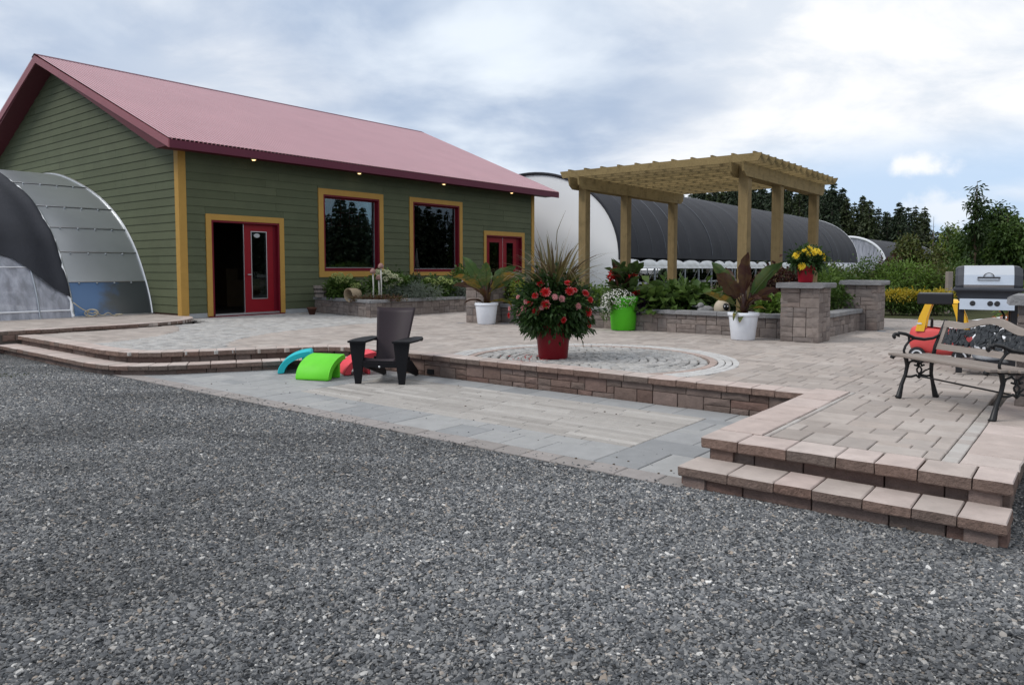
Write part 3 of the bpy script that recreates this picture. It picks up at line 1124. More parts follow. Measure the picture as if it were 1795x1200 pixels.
acc = []
for i, j, a, b in ashlar(14, 46, oks, [(2, 2), (2, 3), (3, 2), (2, 1), (1, 2), (2, 2), (2, 3)], random.Random(31)):
    acc.append((paver_mesh(a * gs_ - .007, b * gs_ - .007, .04, .006, rng.randrange(2)), -4.135 + (i + a / 2) * gs_, 6.4 + (j + b / 2) * gs_, .016 + rng.uniform(-.002, .002), 0))
lay(sp_, acc, 'slab', M['slab'])
acc = []
ua, ub = -4.135 + 3 * gs_, -4.135 + 11 * gs_
wa, wb = 6.4 + 17 * gs_, 6.4 + 41 * gs_
nrow = 16
rw = (ub - ua) / nrow
for k in range(nrow):
    w_ = wa
    while w_ < wb - .05:
        ln = rng.uniform(.5, 1.1)
        if wb - w_ - ln < .3: ln = wb - w_
        acc.append((paver_mesh(rw - .011, ln - .010, .04, .005, rng.randrange(2)), ua + (k + .5) * rw, w_ + ln / 2, .017 + rng.uniform(-.0015, .0015), 0))
        w_ += ln
lay(sp_, acc, 'plank_paver', M['plank'])

# ------------------------------------------------------------------ raised strip beside the tunnel house
rs_ = frame_root('raised_path', 'structure')
ecurve = smooth_path([(-5.6, 1.85), (-4.36, 1.84), (-3.2, 1.88), (-1.98, 1.9), (-.95, 1.68), (-.25, 1.0), (-.03, .35)], 2)
slabfill(rs_, 'path_bed', ecurve + [(-.03, -1.5), (-9.5, -1.5), (-9.5, 1.85)], .02, .335, M['sand'])
caps(rs_, ecurve[::-1], -1, .385, M['cap'], .2, .02, .07, .2, .34, seed=41)
acc = []


def okr(i, j):
    u, w_ = -5.6 + (i + .5) * g, -1.6 + (j + .5) * g
    return inpoly(u, w_, ecurve + [(-.03, -1.5), (-5.6, -1.5)])


for i, j, a, b in ashlar(52, 34, okr, [(2, 3), (3, 2), (2, 2), (1, 2), (2, 1)], random.Random(6)):
    acc.append((paver_mesh(a * g - .006, b * g - .006, .06), -5.6 + (i + a / 2) * g, -1.6 + (j + b / 2) * g, .372, 0))
lay(rs_, acc, 'paver', M['paver'])
acc = []
wall_blocks(rs_, [(-5.6, 1.84), (-4.3, 1.84)], 1, -.02, .315, M['block'], .11, .1, inset=.02, acc=acc, seed=8)
wall_blocks(rs_, [(-4.3, 1.88), (-1.9, 1.92)], 1, .2, .315, M['block'], .11, .1, inset=.02, acc=acc, seed=9)
lay(rs_, acc, 'wall_block', M['block'])
mb = MB()
for k in range(60):
    a, b = rng.gauss(0, .28), rng.gauss(0, .1)
    p = at(8, 10.35)
    h = rng.uniform(.01, .03)
    mb.add([(p.x + a, p.y + b, 0.006), (p.x + a + .03, p.y + b + rng.uniform(-.02, .02), h), (p.x + a + .01, p.y + b + .03, .008)], [(0, 1, 2)])
tag(mb.build('weeds', leafmat('weed leaf', [(.05, .075, .02), (.09, .11, .03)])), kind='stuff')

# garden ground behind and beside the paving
gg = frame_root('garden_ground', 'structure')
slabfill(gg, 'soil_sheet', [(10.6, 14.6), (10.6, 19.5), (-.4, 19.5), (-.4, 60), (160, 60), (160, -60), (14.05, -60), (14.05, 7.2)], .0, .272, mat('grassy garden ground', None, .95, .1, piece=[(.05, .055, .025), (.05, .055, .025)], var=.25, vs=.7, dirt=.7, dirtcol=(.11, .10, .085), ds=.35, bump=.7, bs=12, bdist=.06))
# ------------------------------------------------------------------ planters and pillars
SIDE = 1


def pillar(u, w_, s_, ztop, label, seed, group=None, cols=M['pblock'], base=ZP):
    t = frame_root('stone_pillar', None, label, 'pillar', u + s_ / 2, w_ + s_ / 2, base)
    mb = MB()
    mb.box((-s_ / 2 + .08, -s_ / 2 + .08, 0), (s_ / 2 - .08, s_ / 2 - .08, ztop - base - .09))
    mb.build('core', M['sand'], t)
    c4 = [(u, w_), (u, w_ + s_), (u + s_, w_ + s_), (u + s_, w_)]
    for k in range(4):
        a, b = c4[k], c4[(k + 1) % 4]
        d_ = (.005 if k % 2 else 0.004)
        wall_blocks(t, [a, b], SIDE, base, ztop - .085, cols, .083, .1, ((2, 1), (3, 1), (2, 2), (3, 2)), inset=.0, thick=.12, name='pillar_block', seed=seed + k)
    r = random.Random(seed)
    me = rough_mesh(s_ + .15, s_ + .15, .085, seed, bulge=.008, ch=.02, jit=.012, key='pc')
    obj('pillar_cap', me, M['pcap'], t, (0, 0, ztop - base - .042))
    return t


def planter(name, label, edges, ztop, soilpoly, seed, zs):
    t = frame_root(name, None, label, 'planter', soilpoly[0][0], soilpoly[0][1], ZP)
    acc = []
    for k, (pts, side, cap_lim) in enumerate(edges):
        wall_blocks(t, pts, side, ZP - .01, ztop - .075, M['pblock'], .083, .1, inset=.02, acc=acc, seed=seed + k)
        caps(t, pts, side, ztop, M['pcap'], .30, .03, .075, .26, .5, seed=seed + 10 + k, name='coping_stone')
    lay(t, acc, 'wall_block', M['pblock'], 300)
    o = slabfill(t, 'soil', soilpoly, ZP + .01, zs, M['soil'])
    tag(o, kind='stuff')
    return t


planter('raised_flower_bed', 'low stone raised flower bed against the green building under its two big windows',
        [([(3.72, .1), (3.09, 3.2)], 1, 0), ([(3.09, 3.2), (10.2, 3.26)], 1, 0)], .73, [(3.85, .12), (3.24, 3.05), (10.15, 3.1), (10.15, .12)], 61, .64)
planter('pergola_flower_bed', 'long low stone flower bed around the pergola between four stone pillars', [([(3.85, 6.7), (3.85, 13.05)], 1, 0), ([(4.07, 13.5), (6.72, 13.55)], 1, 0), ([(6.9, 6.3), (3.9, 6.3)], 1, 0)], .72, [(4.0, 6.45), (4.0, 13.35), (7.0, 13.4), (7.0, 6.45)], 71, .62)
pillar(3.45, 13.05, .62, 1.27, 'tallest grey stone pillar, with the red pot of yellow flowers on its cap', 81)
pillar(6.62, 13.22, .62, 1.27, 'grey stone pillar standing in front of the yellow hedge', 82)
pillar(3.42, 6.05, .62, 1.27, 'grey stone pillar behind the white pot near the second red door', 83)
pillar(6.5, 6.05, .62, 1.27, 'grey stone pillar in front of the second red door, half hidden by leaves', 84)
pillar(-1.22, 16.66, .62, 1.27, 'dark brown stone pillar cut off beside the black iron bench', 85, cols=M['block'])

# ------------------------------------------------------------------ the green building
bl = frame_root('green_building', None, 'dark green clapboard building with a red metal roof and ochre trim', 'building', 0, 0, .3)
BL, BD, EZ, RZ = 14.0, 13.8, 4.30, 7.56         # length, depth, soffit height, ridge height
SL = (RZ - 4.40) / (6.9 + .6)
openings = [(.77, 2.70, .36, 2.70), (4.14, 6.2, 1.43, 3.585), (7.6, 9.77, 1.40, 3.62), (11.18, 13.25, .33, 2.70)]
trimmed = [(.63, 2.84, .2, 2.845), (3.97, 6.36, 1.265, 3.745), (7.45, 9.92, 1.28, 3.76), (11.05, 13.4, .2, 2.85)]


def bx(mb, u0, u1, w0, w1, z0, z1, ch=0):
    a, b = lp(bl, u0, w1, z0), lp(bl, u1, w0, z1)
    mb.box((min(a[0], b[0]), min(a[1], b[1]), a[2]), (max(a[0], b[0]), max(a[1], b[1]), b[2]), ch)


# shell
mb = MB()
us = [0] + sorted(sum(([o[0], o[1]] for o in openings), [])) + [BL]
for k in range(0, len(us), 2):
    bx(mb, us[k] + (.2 if k == 0 else 0), us[k + 1], -.2, -.003, .3, EZ + .02)
for o in openings:
    if o[2] > .5: bx(mb, o[0], o[1], -.2, -.003, .3, o[2])
    bx(mb, o[0], o[1], -.2, -.003, o[3], EZ + .02)
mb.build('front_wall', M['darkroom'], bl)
mb = MB()
def zroof(w_, drop=.0): return 4.40 + SL * ((.6 - w_) if w_ > -6.9 else (.6 - (-13.8 - w_))) - drop
zr0 = zroof(0, .16)
gpoly = [(lp(bl, 0, -BD, 0)[1], 0), (lp(bl, 0, -BD, 0)[1], zr0 - .3), (lp(bl, 0, -6.9, 0)[1], zroof(-6.9, .16) - .3), (lp(bl, 0, -.003, 0)[1], zr0 - .3), (lp(bl, 0, -.003, 0)[1], 0)]
mb.prism(gpoly, .003, .2, 'x')
mb.prism(gpoly, BL - .2, BL, 'x')
bx(mb, .2, BL - .2, -BD, -BD + .2, .3, EZ)
mb.build('gable_wall', M['darkroom'], bl)
mb = MB()
bx(mb, .2, BL - .2, -BD + .2, -.2, .3, .34)
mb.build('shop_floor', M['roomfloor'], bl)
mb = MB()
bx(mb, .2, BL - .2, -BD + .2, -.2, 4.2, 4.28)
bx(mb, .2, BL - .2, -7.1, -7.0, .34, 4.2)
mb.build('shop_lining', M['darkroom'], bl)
mb = MB()
for u in (1.0, 3.4, 5.2, 8.0, 10.4):
    bx(mb, u, u + 1.3, -4.4, -3.8, .34, 1.15)
    bx(mb, u + .1, u + .5, -4.3, -4.0, 1.15, 1.5)
for u in (4.6, 6.9, 9.2):
    bx(mb, u, u + .16, -3.0, -2.84, .34, 4.2)
mb.build('shop_counter', mat('dim shop timber', (.10, .06, .03), .6), bl)
# siding
course = .2
def plank(u0, u1, z, along_gable=False, w0=0., w1=0., slope=None, hh=None):
    """lapped board; bottom edge stands prouder than the top"""
    mb = MB()
    if not along_gable:
        L_ = u1 - u0 - .004
        h_ = (course if hh is None else hh) + .012
        vs = [(-L_ / 2, 0, 0), (L_ / 2, 0, 0), (L_ / 2, 0, h_), (-L_ / 2, 0, h_)]
        fr = [(-L_ / 2, -.024, 0), (L_ / 2, -.024, 0), (L_ / 2, -.006, h_), (-L_ / 2, -.006, h_)]
        mb.add(vs + fr, [(4, 5, 6, 7), (0, 1, 5, 4), (3, 7, 6, 2), (0, 4, 7, 3), (1, 2, 6, 5)])
        return mb.mesh('siding_plank'), lp(bl, (u0 + u1) / 2, 0, z)
    # gable: x is the outward axis (-u); ends may be cut to the roof slope
    b0, b1 = w0, w1
    t0, t1 = w0 + (slope[0] if slope else 0), w1 - (slope[1] if slope else 0)
    y = lambda q: lp(bl, 0, q, 0)[1] - lp(bl, 0, (w0 + w1) / 2, 0)[1]
    h = course + .012
    if t1 - t0 < .02:
        mid = (t0 + t1) / 2; t0, t1 = mid - .01, mid + .01
    vs = [(0, y(b0), 0), (0, y(b1), 0), (0, y(t1), h), (0, y(t0), h)]
    fr = [(-.024, y(b0), 0), (-.024, y(b1), 0), (-.006, y(t1), h), (-.006, y(t0), h)]
    mb.add(vs + fr, [(4, 5, 6, 7), (0, 1, 5, 4), (3, 7, 6, 2), (0, 4, 7, 3), (1, 2, 6, 5)])
    return mb.mesh('siding_plank'), lp(bl, 0, (w0 + w1) / 2, z)


r = random.Random(12)
z = .42
while z < EZ - .02:
    free = [(.16, BL - .16)]
    part_ = []
    for a, b, c, d_ in trimmed:
        if c < z + course - .01 and d_ > z + .01:
            nf = []
            for p, q in free:
                if b <= p or a >= q: nf.append((p, q))
                else:
                    if a - p > .03: nf.append((p, a - .002))
                    if q - b > .03: nf.append((b + .002, q))
            free = nf
            if z + .015 < d_ < z + course - .01: part_.append((a, b, d_ + .001, z + course - d_))
            if z + .01 < c < z + course - .015 and c > .5: part_.append((a, b, z, c - z - .014))
    for p, q in free:
        s_ = p
        while s_ < q - .01:
            e = s_ + (r.uniform(1.2, 3.66) if s_ == p else 3.66)
            if q - e < .5: e = q
            e = min(e, q)
            me, loc = plank(s_, e, z)
            obj('siding_plank', me, M['siding'], bl, loc)
            s_ = e
    for a, b, zz_, hh_ in part_:
        me, loc = plank(a, b, zz_, hh=hh_)
        obj('siding_plank', me, M['siding'], bl, loc)
    z += course
z = .42
while z < 7.3:
    zt = z + course + .012
    def wl(zz): return .6 - (zz + .17 - 4.40) / SL
    a1 = min(-.16, wl(z)); a1t = min(-.16, wl(zt))
    b1 = -13.8 - a1; b1t = -13.8 - a1t
    if a1 < -6.8: break
    lo = max(b1, -13.6)
    lot = max(b1t, -13.6)
    s_ = lo
    segs = []
    while s_ < a1 - .01:
        e = s_ + (r.uniform(1.0, 3.66) if s_ == lo else 3.66)
        if a1 - e < .8: e = a1
        segs.append((s_, e)); s_ = e
    for k, (p, q) in enumerate(segs):
        me, loc = plank(0, 0, z, True, p + .002, q - .002, (lot - lo if k == 0 else 0, a1 - a1t if k == len(segs) - 1 else 0))
        obj('siding_plank', me, M['siding'], bl, loc)
    z += course
# plinth
mb = MB(); bx(mb, .0, .76, .0, .012, .2, .415); bx(mb, 2.72, 11.1, .0, .012, .2, .415); bx(mb, 13.3, 14, .0, .012, .2, .415)
mb.build('plinth', M['concrete'], bl)
# corner boards
mb = MB(); bx(mb, -.035, .155, -.155, .035, .32, EZ, .004); mb.build('corner_board', M['ochre'], bl)
mb = MB(); bx(mb, 13.85, 14.03, -.155, .035, .32, EZ, .004); mb.build('corner_board', M['ochre'], bl)


def frame_parts(parent_mb, o, t, w0, w1):
    bx(parent_mb, t[0], o[0], w0, w1, t[2], t[3]); bx(parent_mb, o[1], t[1], w0, w1, t[2], t[3])
    bx(parent_mb, o[0], o[1], w0, w1 - .002, o[3], t[3])
    if t[2] > .5: bx(parent_mb, o[0], o[1], w0, w1 - .002, t[2], o[2])


for k, (o, t) in enumerate(zip(openings, trimmed)):
    isdoor = o[2] < .5
    tt = (t[0], t[1], .32 if isdoor else t[2], t[3])
    mb = MB(); frame_parts(mb, o, tt, .0, .042)
    case = mb.build('door_casing' if isdoor else 'window', M['ochre'], bl)
    jw = .05
    i = (o[0] + jw, o[1] - jw, o[2] + (0 if isdoor else jw), o[3] - jw)
    mb = MB()
    ring = (o[0] + .001, o[1] - .001, o[2], o[3] - .001)
    bx(mb, ring[0], i[0], -.14, .034, ring[2], ring[3]); bx(mb, i[1], ring[1], -.14, .034, ring[2], ring[3])
    bx(mb, i[0], i[1], -.14, .032, i[3], ring[3])
    if not isdoor: bx(mb, i[0], i[1], -.14, .038, ring[2], i[2])
    mb.build('frame', M['redframe'], case)
    if not isdoor:
        mb = MB()
        s2 = .045
        bx(mb, i[0], i[0] + s2, -.13, -.085, i[2], i[3]); bx(mb, i[1] - s2, i[1], -.13, -.085, i[2], i[3])
        bx(mb, i[0] + s2, i[1] - s2, -.13, -.087, i[3] - s2, i[3]); bx(mb, i[0] + s2, i[1] - s2, -.13, -.087, i[2], i[2] + s2)
        mb.build('sash', M['redframe'], case)
        mb = MB(); bx(mb, i[1] - s2 - .012, i[1] - s2, -.10, -.084, i[2] + s2, i[3] - s2); bx(mb, i[0] + s2, i[1] - s2 - .012, -.10, -.084, i[2] + s2, i[2] + s2 + .012)
        mb.build('glazing_bead', M['alu'], case)
        mb = MB(); bx(mb, i[0] + s2, i[1] - s2, -.112, -.106, i[2] + s2, i[3] - s2)
        mb.build('pane', M['glass'], case)
        mb = MB()
        gw, ghh = i[1] - i[0] - 2 * s2, i[3] - i[2] - 2 * s2
        z38 = i[3] - s2 - ghh * .38
        for f_ in (.153, .333, .505, .685, .856):
            bx(mb, i[0] + s2 + gw * f_ - .009, i[0] + s2 + gw * f_ + .009, -.124, -.116, z38, i[3] - s2)
        for f_ in (.19, .38):
            bx(mb, i[0] + s2, i[1] - s2, -.125, -.1155, i[3] - s2 - ghh * f_ - .009, i[3] - s2 - ghh * f_ + .009)
        mb.build('grille', M['reddoor'], case)
    else:
        mb = MB(); bx(mb, i[0], i[1], -.14, .05, o[2] - .03, o[2] + .012); mb.build('threshold', M['alu'], case)
        mb = MB(); bx(mb, t[0] + .03, t[1] - .03, .0, .07, .27, o[2] - .03); mb.build('sill_board', M['redframe'], case)
        mid = (i[0] + i[1]) / 2
        leaves_ = [(mid - .02, i[1] - .09)] if k == 0 else [(i[0] + .01, mid - .01), (mid + .01, i[1] - .18)]
        for a, b in leaves_:
            z0, z1 = o[2] + .015, i[3] - .01
            s1, sb, st_ = .19, .34, .17
            mb = MB()
            bx(mb, a, a + s1, -.11, -.065, z0, z1); bx(mb, b - s1, b, -.11, -.065, z0, z1)
            bx(mb, a + s1, b - s1, -.11, -.066, z0, z0 + sb); bx(mb, a + s1, b - s1, -.11, -.066, z1 - st_, z1)
            dl = mb.build('door', M['reddoor'], bl)
            mb = MB()
            q = .02
            bx(mb, a + s1, a + s1 + q, -.064, -.055, z0 + sb, z1 - st_); bx(mb, b - s1 - q, b - s1, -.064, -.055, z0 + sb, z1 - st_)
            bx(mb, a + s1 + q, b - s1 - q, -.064, -.056, z0 + sb, z0 + sb + q); bx(mb, a + s1 + q, b - s1 - q, -.064, -.056, z1 - st_ - q, z1 - st_)
            mb.build('glass_bead', M['alu'] if k == 0 else M['redframe'], dl)
            mb = MB(); bx(mb, a + s1, b - s1, -.092, -.085, z0 + sb, z1 - st_); mb.build('pane', M['glass'], dl)
            mb = MB(); bx(mb, a - .02, a - .008, -.10, -.06, z0, z1); mb.build('edge_strip', M['alu'], dl)
            if k == 0:
                mb = MB()
                p = lp(bl, a + s1 + .19, -.083, 2.36)
                mb.add([(p[0] + .09 * math.cos(x), p[1] - .003, p[2] + .055 * math.sin(x)) for x in np.linspace(0, 6.28, 17)[:-1]], [list(range(16))])
                mb.build('sticker', M['panelgrey'], dl)
            mb = MB(); c = lp(bl, a + .06, -.05, 1.35); mb.tube([c, (c[0], c[1] - .05, c[2]), (c[0] + .1, c[1] - .05, c[2])], .011, 8); mb.build('handle', M['alu'], dl)
        mb = MB(); bx(mb, i[1] - (.09 if k == 0 else .18), i[1], -.13, -.06, o[2] + .015, i[3]); mb.build('side_post', M['redframe'], case)
# roof: ribbed panels, ridge, fascia, soffit, rake boards
M['rake'] = mat('rake board paint', (.25, .075, .09), .5, .4, var=.08, vs=2)
M['lrim'] = mat('light rim', (.5, .4, .28), .4)
M['roof'] = mat('red ribbed roof metal', (.47, .255, .285), .48, .5, .3, var=.06, vs=.8, coat=.12)
run = 7.5
rl = math.hypot(run, RZ - 4.40)
ang = math.atan2(RZ - 4.40, run)


def roofpanel(wd):
    mb = MB()
    prof = []
    n = 8
    st = wd / n
    for q in range(n):
        x = q * st
        prof += [(x, .03), (x + st * .70, .03), (x + st * .74, -.004), (x + st * .96, -.004)]
    prof.append((wd, .03))
    vs = [(x, 0, z_) for x, z_ in prof] + [(x, rl, z_) for x, z_ in prof]
    m = len(prof)
    mb.add(vs, [(q, q + 1, m + q + 1, m + q) for q in range(m - 1)])
    return mb.mesh('roof_panel')


U0, U1 = -.55, 14.82
npn = 18
pw = (U1 - U0) / npn
rp = roofpanel(pw)
for q in range(npn):
    a = lp(bl, U0 + q * pw, .62, 4.43)
    obj('roof_panel', rp, M['roof'], bl, a, (ang, 0, 0))
    a = lp(bl, U0 + (q + 1) * pw, -13.8 - .62, 4.43)
    obj('roof_panel', rp, M['roof'], bl, a, (ang, 0, math.pi))
mb = MB()
yy = lambda w_: lp(bl, 0, w_, 0)[1]
rpoly = [(yy(.6), 4.415 - .3), (yy(-6.9), RZ + .01 - .3), (yy(-14.4), 4.415 - .3), (yy(-14.4), 4.29 - .3), (yy(-13.8), 4.28 - .3 ), (yy(-6.9), RZ - .17 - .3), (yy(0), 4.28 - .3), (yy(.6), 4.29 - .3)]
mb.prism(rpoly[::-1], U0 + .03, .21, 'x')
mb.prism(rpoly[::-1], BL - .21, U1 - .03, 'x')
rpoly2 = [(yy(.6), 4.415 - .3), (yy(-6.9), RZ + .01 - .3), (yy(-14.4), 4.415 - .3), (yy(-14.4), 4.29 - .3), (yy(.6), 4.29 - .3)]
mb.prism(rpoly2[::-1], .213, BL - .213, 'x')
mb.build('soffit', M['soffit'], bl)
mb = MB(); bx(mb, U0 + .03, U1 - .03, .602, .63, 4.235, 4.42, .004); mb.build('fascia', M['fascia'], bl)
for uu0, uu1 in ((U0 - .0, U0 + .03), (U1 - .03, U1)):
    for sgn in (1, -1):
        mb = MB()
        p = [(.63, 4.235 - .3), (.63, 4.428 - .3), (-6.9, RZ + .016 - .3), (-6.9, RZ - .185 - .3)]
        if sgn < 0: p = [(-13.8 - a, b) for a, b in p]
        pts = [(yy(a), b) for a, b in p]
        mb.prism(pts if sgn < 0 else pts[::-1], uu0, uu1, 'x')
        mb.build('rake_board', M['rake'], bl)
mb = MB()
for sgn in (1, -1):
    mb.add([(U0 - .02, yy(-6.9), RZ - .3 + .075), (U1 + .02, yy(-6.9), RZ - .3 + .075), (U1 + .02, yy(-6.9) + sgn * .2, RZ - .3 + .075 - .2 * SL), (U0 - .02, yy(-6.9) + sgn * .2, RZ - .3 + .075 - .2 * SL)], [(0, 1, 2, 3)])
mb.build('ridge_cap', M['fascia'], bl)
mb = MB()
sq = MB()
for row in range(1, 9):
    for q in range(npn * 4):
        s_ = rl * row / 8.6
        u = U0 + (q + .4) * pw / 4
        w_ = .62 - s_ * math.cos(ang)
        c = lp(bl, u, w_, 4.437 + s_ * math.sin(ang))
        sq.add([(c[0] - .012, c[1] - .012, c[2]), (c[0] + .012, c[1] - .012, c[2]), (c[0] + .012, c[1] + .012, c[2] + .01), (c[0] - .012, c[1] + .012, c[2] + .01), (c[0], c[1], c[2] + .016)], [(0, 1, 4), (1, 2, 4), (2, 3, 4), (3, 0, 4)])
tag(sq.build('roof_screws', M['fascia'], bl), kind='stuff')
for u in (1.81, 5.22, 8.74, 12.29):
    mb = MB()
    mb.lathe([(.075, 0), (.075, -.035), (.055, -.045), (.05, -.01)], 16, lp(bl, u, .30, 4.288), cap0=False)
    li = mb.build('soffit_light', M['lrim'], bl)
    mb = MB(); mb.ball(lp(bl, u, .30, 4.253), (.05, .05, .03), 12, 6); mb.build('bulb', M['warm'], li)
# ------------------------------------------------------------------ tunnel house against the gable
th = frame_root('tunnel_house', None, 'low arched tunnel house of grey panels with black shade cloth, leaning against the green gable', 'greenhouse', -2, -1.45, .35)
half = [(-1.45, .36), (-1.55, .75), (-1.78, 1.25), (-2.2, 1.92), (-2.72, 2.48), (-3.35, 2.95), (-4.3, 3.45), (-5.5, 3.88), (-6.9, 4.24), (-8.2, 4.36)]
arch = half + [(-16.4 - a, b) for a, b in half[::-1][1:]]


def archpt(tt, off=0.):
    k = tt * (len(arch) - 1)
    i = min(int(k), len(arch) - 2)
    f = k - i
    # catmull-rom
    P_ = [arch[max(0, min(len(arch) - 1, i + q))] for q in (-1, 0, 1, 2)]
    def cr(a, b, c, d_): return .5 * (2 * b + (c - a) * f + (2 * a - 5 * b + 4 * c - d_) * f * f + (3 * b - a - 3 * c + d_) * f ** 3)
    x, z = cr(*[p[0] for p in P_]), cr(*[p[1] for p in P_])
    if off:
        x2, z2 = archpt(min(1, tt + .004)); x1, z1 = archpt(max(0, tt - .004))
        dx, dz = x2 - x1, z2 - z1
        h = math.hypot(dx, dz)
        x, z = x + off * dz / h, z - off * dx / h
    return x, z


UE = -1.85
stations = [0, .105, .165, .225, .29, .37, .5, .63, .71, .775, .835, .895, 1.]
for k in range(len(stations) - 1):
    a, b = stations[k] + .0015, stations[k + 1] - .0015
    mb = MB(); mb.smooth = True
    mb.grid(lambda i, j: lp(th, -.02 + (UE + .02) * i, *archpt(a + (b - a) * j)), 2, 8)
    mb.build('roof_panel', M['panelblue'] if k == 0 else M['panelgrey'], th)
for k in range(1, len(stations) - 1):
    x, z = archpt(stations[k], .012)
    mb = MB(); mb.tube([lp(th, -.02, x, z), lp(th, UE, x, z)], .014, 6)
    pr = mb.build('purlin', M['alu'], th)
    for q in range(1, 5):
        mb = MB(); c = lp(th, UE * q / 4.6, *archpt(stations[k] - .004, .02)); mb.ball(c, .022, 8, 5); mb.build('clip', M['galv'], pr)
for u in (-.025, UE):
    mb = MB(); mb.tube([lp(th, u, *archpt(q / 60, .012)) for q in range(61)], .022 if u == UE else .03, 6); mb.build('arch_rib', M['panelgrey'] if u == UE else M['alu'], th)
mb = MB(); mb.box(lp(th, UE, -1.40, .335), lp(th, 0, -1.47, .40)); mb.build('base_rail', M['alu'], th)
# film-covered section further out with the shade cloth pulled over it
mb = MB(); mb.smooth = True
fr = random.Random(3)
mb.grid(lambda i, j: lp(th, UE - 7.2 * i, *archpt(j, .0 + .018 * math.sin(i * 90 + j * 40) * math.sin(j * 60))), 60, 60)
mb.build('film_cover', M['film'], th)
mb = MB(); mb.smooth = True
# gathered white bundle that pins the film at the edge rib
mb.tube([lp(th, UE - .03 + .012 * math.sin(q * 1.9), *archpt(q / 90, .03 + .008 * math.sin(q * 2.7))) for q in range(91)], [.030 + .012 * math.sin(q * 2.3) for q in range(91)], 6)
mb.build('film_edge', M['poly'], th)
lowz = [(-1.87, .062), (-2.2, .09), (-2.55, .125), (-2.85, .150), (-3.2, .158), (-4.2, .16), (-9.2, .16)]
def low(u):
    for (a, ta), (b, tb) in zip(lowz[:-1], lowz[1:]):
        if u >= b: return ta + (tb - ta) * (a - u) / (a - b)
    return .16
mb = MB(); mb.smooth = True
def clothfn(i, j):
    u = -1.87 - 7.1 * i ** 1.6
    t0 = low(u)
    tt = t0 + (1 - t0) * j
    return lp(th, u, *archpt(min(1, tt), .06 + .018 * math.sin(j * 55 + i * 12) + .02 * math.sin(i * 37)))
mb.grid(clothfn, 50, 80)
mb.build('shade_cloth', M['shade'], th)
for tt, rr in ((.135, .016), (.03, .022)):
    x, z = archpt(tt, .008)
    mb = MB(); mb.tube([lp(th, UE - .06, x, z), lp(th, UE - 7, x, z)], rr, 6); mb.build('side_rail', M['white'], th)
for u in (-2.55, -4.4, -6.2):
    mb = MB(); mb.tube([lp(th, u, *archpt(q / 60, .02)) for q in range(0, 61)], .02, 6); mb.build('hoop', M['galv'], th)
# things dimly seen through the film
rr_ = random.Random(8)
tb = thing('nursery_table', 'long table of potted plants behind the clear film of the tunnel house', 'table', L(-5.2, -3.1, .3), ANG)
mb = MB(); mb.box((-2.8, -.5, .62), (2.9, .5, .68)); mb.build('table_top', M['alu'], tb)
for x in (-2.7, 0, 2.8):
    for y in (-.45, .4):
        mb = MB(); mb.box((x, y, 0), (x + .05, y + .05, .62)); mb.build('leg', M['galv'], tb)
pinkm = leafmat('potted bloom', [(.35, .03, .12), (.08, .12, .04), (.06, .1, .03), (.4, .1, .2)])
mb = MB()
for q in range(700):
    c = Vector((rr_.uniform(-2.7, 2.8), rr_.uniform(-.45, .45), rr_.uniform(.68, 1.1)))
    d_ = Vector((rr_.gauss(0, 1), rr_.gauss(0, 1), rr_.gauss(0, 1))).normalized() * .09
    e = d_.cross(Vector((.3, .5, .8))).normalized() * .04
    mb.add([c - d_ - e * .2, c + e, c + d_, c - e], [(0, 1, 2, 3)])
o = mb.build('seedlings', pinkm, tb); tag(o, kind='stuff')
# tie rope
rope = mat('pale rope', (.42, .37, .27), .9, .1, var=.2, vs=60)
mb = MB(); mb.smooth = True
a, b, c = Vector(L(-1.86, -1.42, .72)), Vector(L(-1.55, -1.2, .46)), Vector(L(-.95, -1.18, .40))
pts = [a.lerp(b, q / 6) - Vector((0, 0, .03 * math.sin(math.pi * q / 6))) for q in range(7)]
for q in range(40):
    t_ = q / 39 * 6.28 * 3
    pts.append(b + Vector((math.cos(t_) * (.13 + .02 * math.sin(q)), .05 * math.sin(t_ * .5), math.sin(t_) * .08 + .015)))
pts += [b.lerp(c, q / 12) + Vector((.0, .0, .035 * math.sin(q * 1.1))) for q in range(1, 13)]
for q in range(20):
    t_ = q / 19 * 6.28 * 2
    pts.append(c + Vector((math.cos(t_) * .08, math.sin(t_) * .06, .012)))
mb.tube(pts, .012, 6)
tag(mb.build('rope', rope), 'knotted pale rope tying down the corner of the black shade cloth', 'rope')

